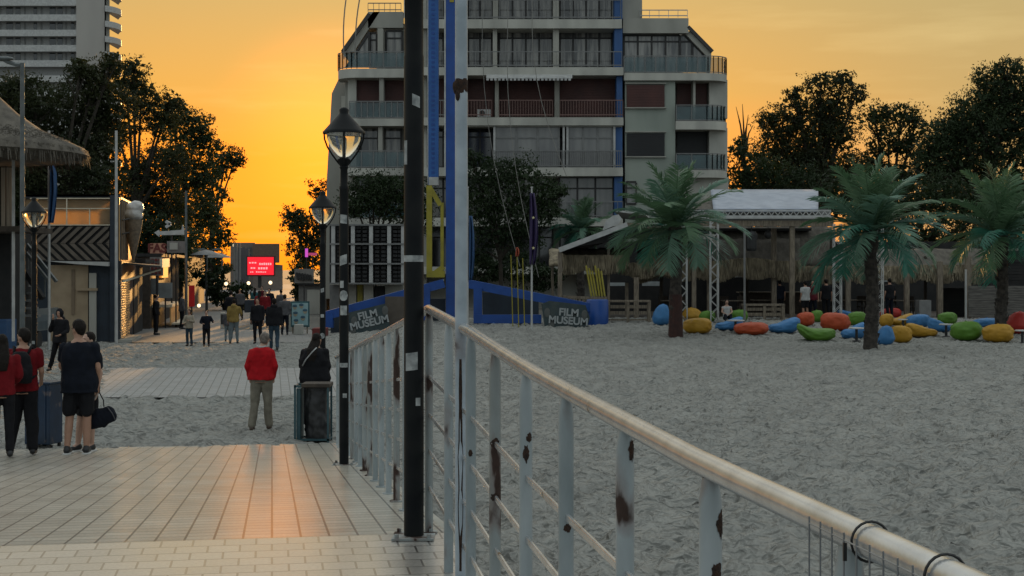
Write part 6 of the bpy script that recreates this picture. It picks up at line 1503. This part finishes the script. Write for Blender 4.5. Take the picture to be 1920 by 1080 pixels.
# duffel
hw = Mw @ (J['wrr'] + Vector((.01, .03, -.10))); bc = hw + Vector((.02, .03, -.34))
bag = thing('duffel_bag', bc - Vector((0, 0, .16)), 'dark navy duffel bag with pale strap hanging from the hand of the man in shorts', 'bag')
b = MB(); R3 = Matrix.Rotation(R_(-22), 3, 'Y')
for f in np.linspace(-1, 1, 7): q = R3 @ Vector((f * .15, 0, 0)); b.ell(bc + q, .075, .10 - .02 * abs(f), .145 - .03 * abs(f), 12, 8, R3)
me = b.remesh(.012, .014, 9, 2, 3); link('bag_body', me, CL['navy'], bag, smooth=True)
for sx in (-1, 1):
    b = MB(); e = bc + R3 @ Vector((sx * .10, 0, .13)); b.tube([e, e.lerp(hw, .5) + Vector((sx * .03, 0, 0)), hw + Vector((sx * .012, 0, .012))], .009, 6); b.build('handle', CL['black'] if sx > 0 else CL['white'], bag, smooth=True)
b = MB(); e0 = bc + R3 @ Vector((.16, -.06, .11)); e1 = bc + R3 @ Vector((.20, -.07, -.10)); b.tube([e0, e0.lerp(e1, .5) + Vector((.02, -.02, 0)), e1], .008, 6); b.build('pale_piping', CL['grey'], bag)
# person hidden behind him
p = hit(163, 846); person('person in dark shorts almost hidden behind the man in navy T-shirt', p, 1.74, 150, dict(anl=(-.06, -.03, .09), anr=(.13, .05, .09), head=(-.05, .02, 1.61)), top='navy', sleeve='short', bottom='black', legs='shorts', hair='short', vox=.0105, hyaw=-10, skin=m_skin2, seed=2, sole=True)
# backpack person
p = hit(44, 853)
t, Mw, J = person('person in red T-shirt and black trousers wearing a black backpack, dark hair', p, 1.76, 8, dict(ell=(-.23, .06, 1.15), wrl=(-.14, .24, 1.02), elr=(.235, .02, 1.14), wrr=(.20, .20, 1.00), knl=(-.12, .02, .49), anl=(-.18, -.02, .09), anr=(.13, -.02, .09)), top='dim_red', sleeve='short', hem=.88, bottom='black', hair='top', vox=.0105, hyaw=55, w=1.05, legw=1.25, seed=4)
bp = thing('backpack', Mw @ Vector((0, -.22, 1.02)), 'black backpack on the back of the person in the red T-shirt', 'backpack')
b = MB(); b.rings([((0, -.20, 1.00), .145, .09), ((0, -.225, 1.06), .16, .115), ((0, -.22, 1.22), .16, .11), ((0, -.20, 1.36), .135, .09), ((0, -.19, 1.42), .08, .06)], 14); b.ell((0, -.31, 1.12), .12, .05, .11)
me = b.remesh(.014, .012, 9, 2, 5); me.transform(Mw); link('pack', me, CL['black'], bp, smooth=True)
for sx in (-1, 1):
    b = MB(); b.tube([(sx * .09, -.16, 1.40), (sx * .115, -.05, 1.485), (sx * .125, .10, 1.43), (sx * .14, .135, 1.28), (sx * .17, .02, 1.10), (sx * .14, -.15, 1.06)], .018, 6); me = b.mesh(); me.transform(Mw); link('strap', me, CL['black'], bp, smooth=True)
p = hit(3, 858); person('woman in red top with long dark hair, leftmost at the photo edge', p, 1.66, 20, dict(ell=(-.23, .03, 1.14), elr=(.23, .03, 1.14), wrr=(.17, .20, 1.02)), top='dim_red', sleeve='long', hem=.88, bottom='black', hair='long', vox=.0115, hyaw=10, w=.98, seed=6)
# walking in black behind
p = hit(112, 700); person('striding person in black hooded jacket, hand raised to the face, before the plywood', p, 1.70, 172, dict(knl=(-.12, .16, .52), anl=(-.14, .06, .10), knr=(.20, -.05, .50), anr=(.38, -.20, .13), elr=(.24, .06, 1.16), wrr=(.09, .22, 1.46), ell=(-.24, .02, 1.14), wrl=(-.12, .2, 1.05)), top='black', hem=.82, bottom='black', hair='hood', vox=.016, hood=True, seed=7)
# red sweater
p = hit(490, 809); person('man in red sweater and khaki trousers walking away, hands in pockets', p, 1.71, 2, dict(neck=(0, .035, 1.45), head=(.045, .085, 1.575), shl=(-.165, .03, 1.365), shr=(.165, .03, 1.365), ell=(-.232, -.02, 1.12), wrl=(-.20, .05, .92), elr=(.232, -.02, 1.12), wrr=(.20, .05, .92), knl=(-.11, .03, .49), anl=(-.155, -.02, .09), knr=(.10, .05, .49), anr=(.115, .12, .10)),
    top='red', sleeve='long', hem=.89, bottom='khaki', hair='short', hairm=m_hairg, vox=.0105, w=1.05, collar='white', legw=1.12, topw=1.12, seed=8, shoes=m_shoeb, skin=m_skin2, hpitch=-14)
# woman in black by the bin
p = Vector((gx(590, 24.2), 24.2, 0)); t, Mw, J = person('long-haired woman in long black clothes with pale bag strap, behind the teal bin', p, 1.68, -12, dict(head=(.03, .04, 1.60), ell=(-.24, .02, 1.14), wrl=(-.17, .18, 1.02), elr=(.24, .02, 1.14), wrr=(.17, .18, 1.02)), top='black', hem=.70, bottom='black', legs='skirt', hair='long', vox=.0115, w=1.12, topw=1.3, seed=9, hyaw=-15)
b = MB(); b.tube([(.08, -.12, 1.47), (.02, -.165, 1.40), (-.10, -.175, 1.26), (-.17, -.15, 1.15)], .012, 6); me = b.mesh(); me.transform(Mw); o = link('bag_strap', me, CL['white'], t, smooth=True)
G = 'people in the street beyond the sand'
P_ = [
 ('child with dark hair, pale top and blue jeans, left of the pair of children', 355, 649, 1.32, 165, dict(ell=(-.24, .05, 1.15), wrl=(-.12, .24, 1.2), elr=(.27, .05, 1.15), wrr=(.20, .25, 1.08)), 'beige', 'jeans', 'long', 0),
 ('child in dark jacket and black trousers, right of the pair of children', 387, 650, 1.30, 190, dict(ell=(-.30, .0, 1.18), wrl=(-.34, .2, 1.2), elr=(.27, .05, 1.15), wrr=(.16, .22, 1.1)), 'navy', 'black', 'short', 0),
 ('adult in mustard yellow hooded jacket and pale jeans seen from behind', 439, 645, 1.66, 5, dict(elr=(.27, .05, 1.15), wrr=(.24, .22, 1.1), anl=(-.15, 0, .09), anr=(.13, 0, .09)), 'mustard', 'pale_jeans', 'bun', 1),
 ('person in pale grey half hidden left of the yellow hooded adult', 427, 640, 1.25, 0, {}, 'grey', 'pale_jeans', 'short', 0),
 ('person in black T-shirt and black trousers, left of the pair above the red sweater', 483, 645, 1.70, 175, dict(anl=(-.15, 0, .09)), 'black', 'black', 'short', 0),
 ('person in big black coat and blue jeans, right of the pair above the red sweater', 514, 658, 1.78, 10, dict(anl=(-.10, .1, .09), anr=(.10, -.2, .12)), 'black', 'jeans', 'short', 1),
 ('person in grey jacket left of the light blue board', 534, 628, 1.70, 0, {}, 'grey', 'navy', 'short', 0),
 ('person in dark red top right at the middle of the far crowd', 497, 612, 1.72, 180, {}, 'dark_red', 'black', 'short', 0),
 ('person in dark red jacket left of the middle of the far crowd', 487, 607, 1.68, 0, {}, 'dark_red', 'navy', 'long', 0),
 ('person in black behind the yellow hooded adult', 433, 620, 1.80, 0, {}, 'black', 'black', 'short', 0),
 ('person in grey coat at the right end of the far crowd', 527, 606, 1.72, 0, {}, 'grey', 'black', 'short', 0),
 ('person in navy in the far crowd above the coat and T-shirt pair', 505, 602, 1.75, 180, {}, 'navy', 'black', 'short', 0),
 ('small far figure in teal in the crowd under the red screen', 478, 592, 1.66, 0, {}, 'teal', 'black', 'long', 0),
 ('small far figure in burgundy in the crowd under the red screen', 491, 590, 1.74, 180, {}, 'burgundy', 'black', 'short', 0),
 ('small far figure in grey near the left stalls', 450, 600, 1.70, 180, {}, 'grey', 'black', 'short', 0),
 ('dark figure leaning at the orange-lit counter of the fast food kiosk', 293, 628, 1.70, -90, {}, 'black', 'black', 'short', 0),
 ('dark figure standing at the mast in the left stalls', 341, 617, 1.70, -60, {}, 'grey', 'black', 'long', 0)]
for i, (lab, px, py, H, yw, ps, tp, bt, hr_, hd) in enumerate(P_):
    person(lab, hit(px, py), H, yw, ps, top=tp, bottom=bt, hair=hr_, vox=.024 if i < 7 else .034, hood=bool(hd), group=G, seed=20 + i, topw=1.3 if 'coat' in lab else 1.0, hands=i < 7, skin=m_skin2 if i % 2 else m_skin)
GB = 'guests at the beach bar'
for i, (lab, px, Y, H, yw, ps, tp, bt) in enumerate((
    ('guest in white shirt and dark shorts standing at the bar post', 1510, 64.4, 1.72, 20, dict(elr=(.27, .05, 1.16)), 'white', 'black'),
    ('guest in burgundy shirt beside the one in white', 1524, 64.6, 1.76, 170, {}, 'burgundy', 'navy'),
    ('guest in black at the right of the burgundy shirt', 1549, 65.2, 1.80, 0, {}, 'black', 'black'),
    ('big dark guest standing right of the middle palm trunk', 1668, 65.0, 1.84, 20, {}, 'black', 'navy'),
    ('dark guest standing behind the pallet bench', 1462, 67.0, 1.74, 0, {}, 'navy', 'black'))):
    person(lab, Vector((gx(px, Y), Y, BF)), H, yw, ps, top=tp, bottom=bt, sleeve='short', legs='shorts' if i == 0 else 'trousers', hair='short', vox=.024, group=GB, seed=50 + i, topw=1.15)
sp = hit(1363, 612); sp.y = 61.6; sp.x = gx(1363, 61.6); sp.z = ground_z(sp.x, 61.6)
t = thing('person', sp, 'seated dark-haired woman between the green and blue bean bags', 'person', GB)
def Q(x, y, z): return sp + Vector((x, -y, z)) * .94
b = MB(); b.rings([(Q(0, 0, .18), .15, .12), (Q(0, -.02, .32), .15, .11), (Q(0, -.05, .50), .14, .10), (Q(0, -.07, .66), .16, .10), (Q(0, -.08, .76), .12, .08), (Q(0, -.07, .82), .055, .055)], 14)
b.cap(Q(0, -.07, .80), Q(0, -.05, .90), .052, .05); b.ell(Q(0, -.04, .96), .07, .085, .105); b.ell(Q(0, .05, .945), .012, .016, .02)
for sx in (-1, 1):
    b.cap(Q(sx * .17, -.07, .72), Q(sx * .23, .05, .50), .046, .036); b.cap(Q(sx * .23, .05, .50), Q(sx * .10, .22, .42), .036, .025)
    for k in range(4): b.cap(Q(sx * .09, .24, .42 - k * .018), Q(sx * .03, .29, .41 - k * .02), .011, .009, 6)
    b.cap(Q(sx * .10, .23, .44), Q(sx * .07, .27, .47), .012, .010, 6)
    b.cap(Q(sx * .09, 0, .22), Q(sx * .13, .40, .36), .082, .056); b.cap(Q(sx * .13, .40, .36), Q(sx * .12, .62, .08), .054, .036); b.cap(Q(sx * .12, .62, .06), Q(sx * .12, .74, .04), .036, .028)
link('body', b.remesh(.018, 0, 1, 2), m_skin2, t, smooth=True)
b = MB(); b.rings([(Q(0, 0, .20), .17, .14), (Q(0, -.05, .50), .16, .12), (Q(0, -.07, .66), .18, .12), (Q(0, -.08, .76), .13, .09)], 14); b.cap(Q(0, -.07, .68), Q(-.18, -.06, .70), .08, .06); b.cap(Q(0, -.07, .68), Q(.18, -.06, .70), .08, .06)
link('shirt', b.remesh(.022, .01, 8, 2), CL['white'], t, smooth=True)
b = MB()
for sx in (-1, 1): b.cap(Q(sx * .08, 0, .22), Q(sx * .13, .40, .36), .10, .068); b.cap(Q(sx * .13, .40, .36), Q(sx * .12, .60, .12), .066, .05)
link('trousers', b.remesh(.022, .01, 8, 2), CL['navy'], t, smooth=True)
b = MB(); b.ell(Q(0, -.06, .985), .082, .09, .10); b.ell(Q(0, -.12, .86), .09, .05, .13); link('hair', b.remesh(.018, .006, 20, 2), m_hair, t, smooth=True)
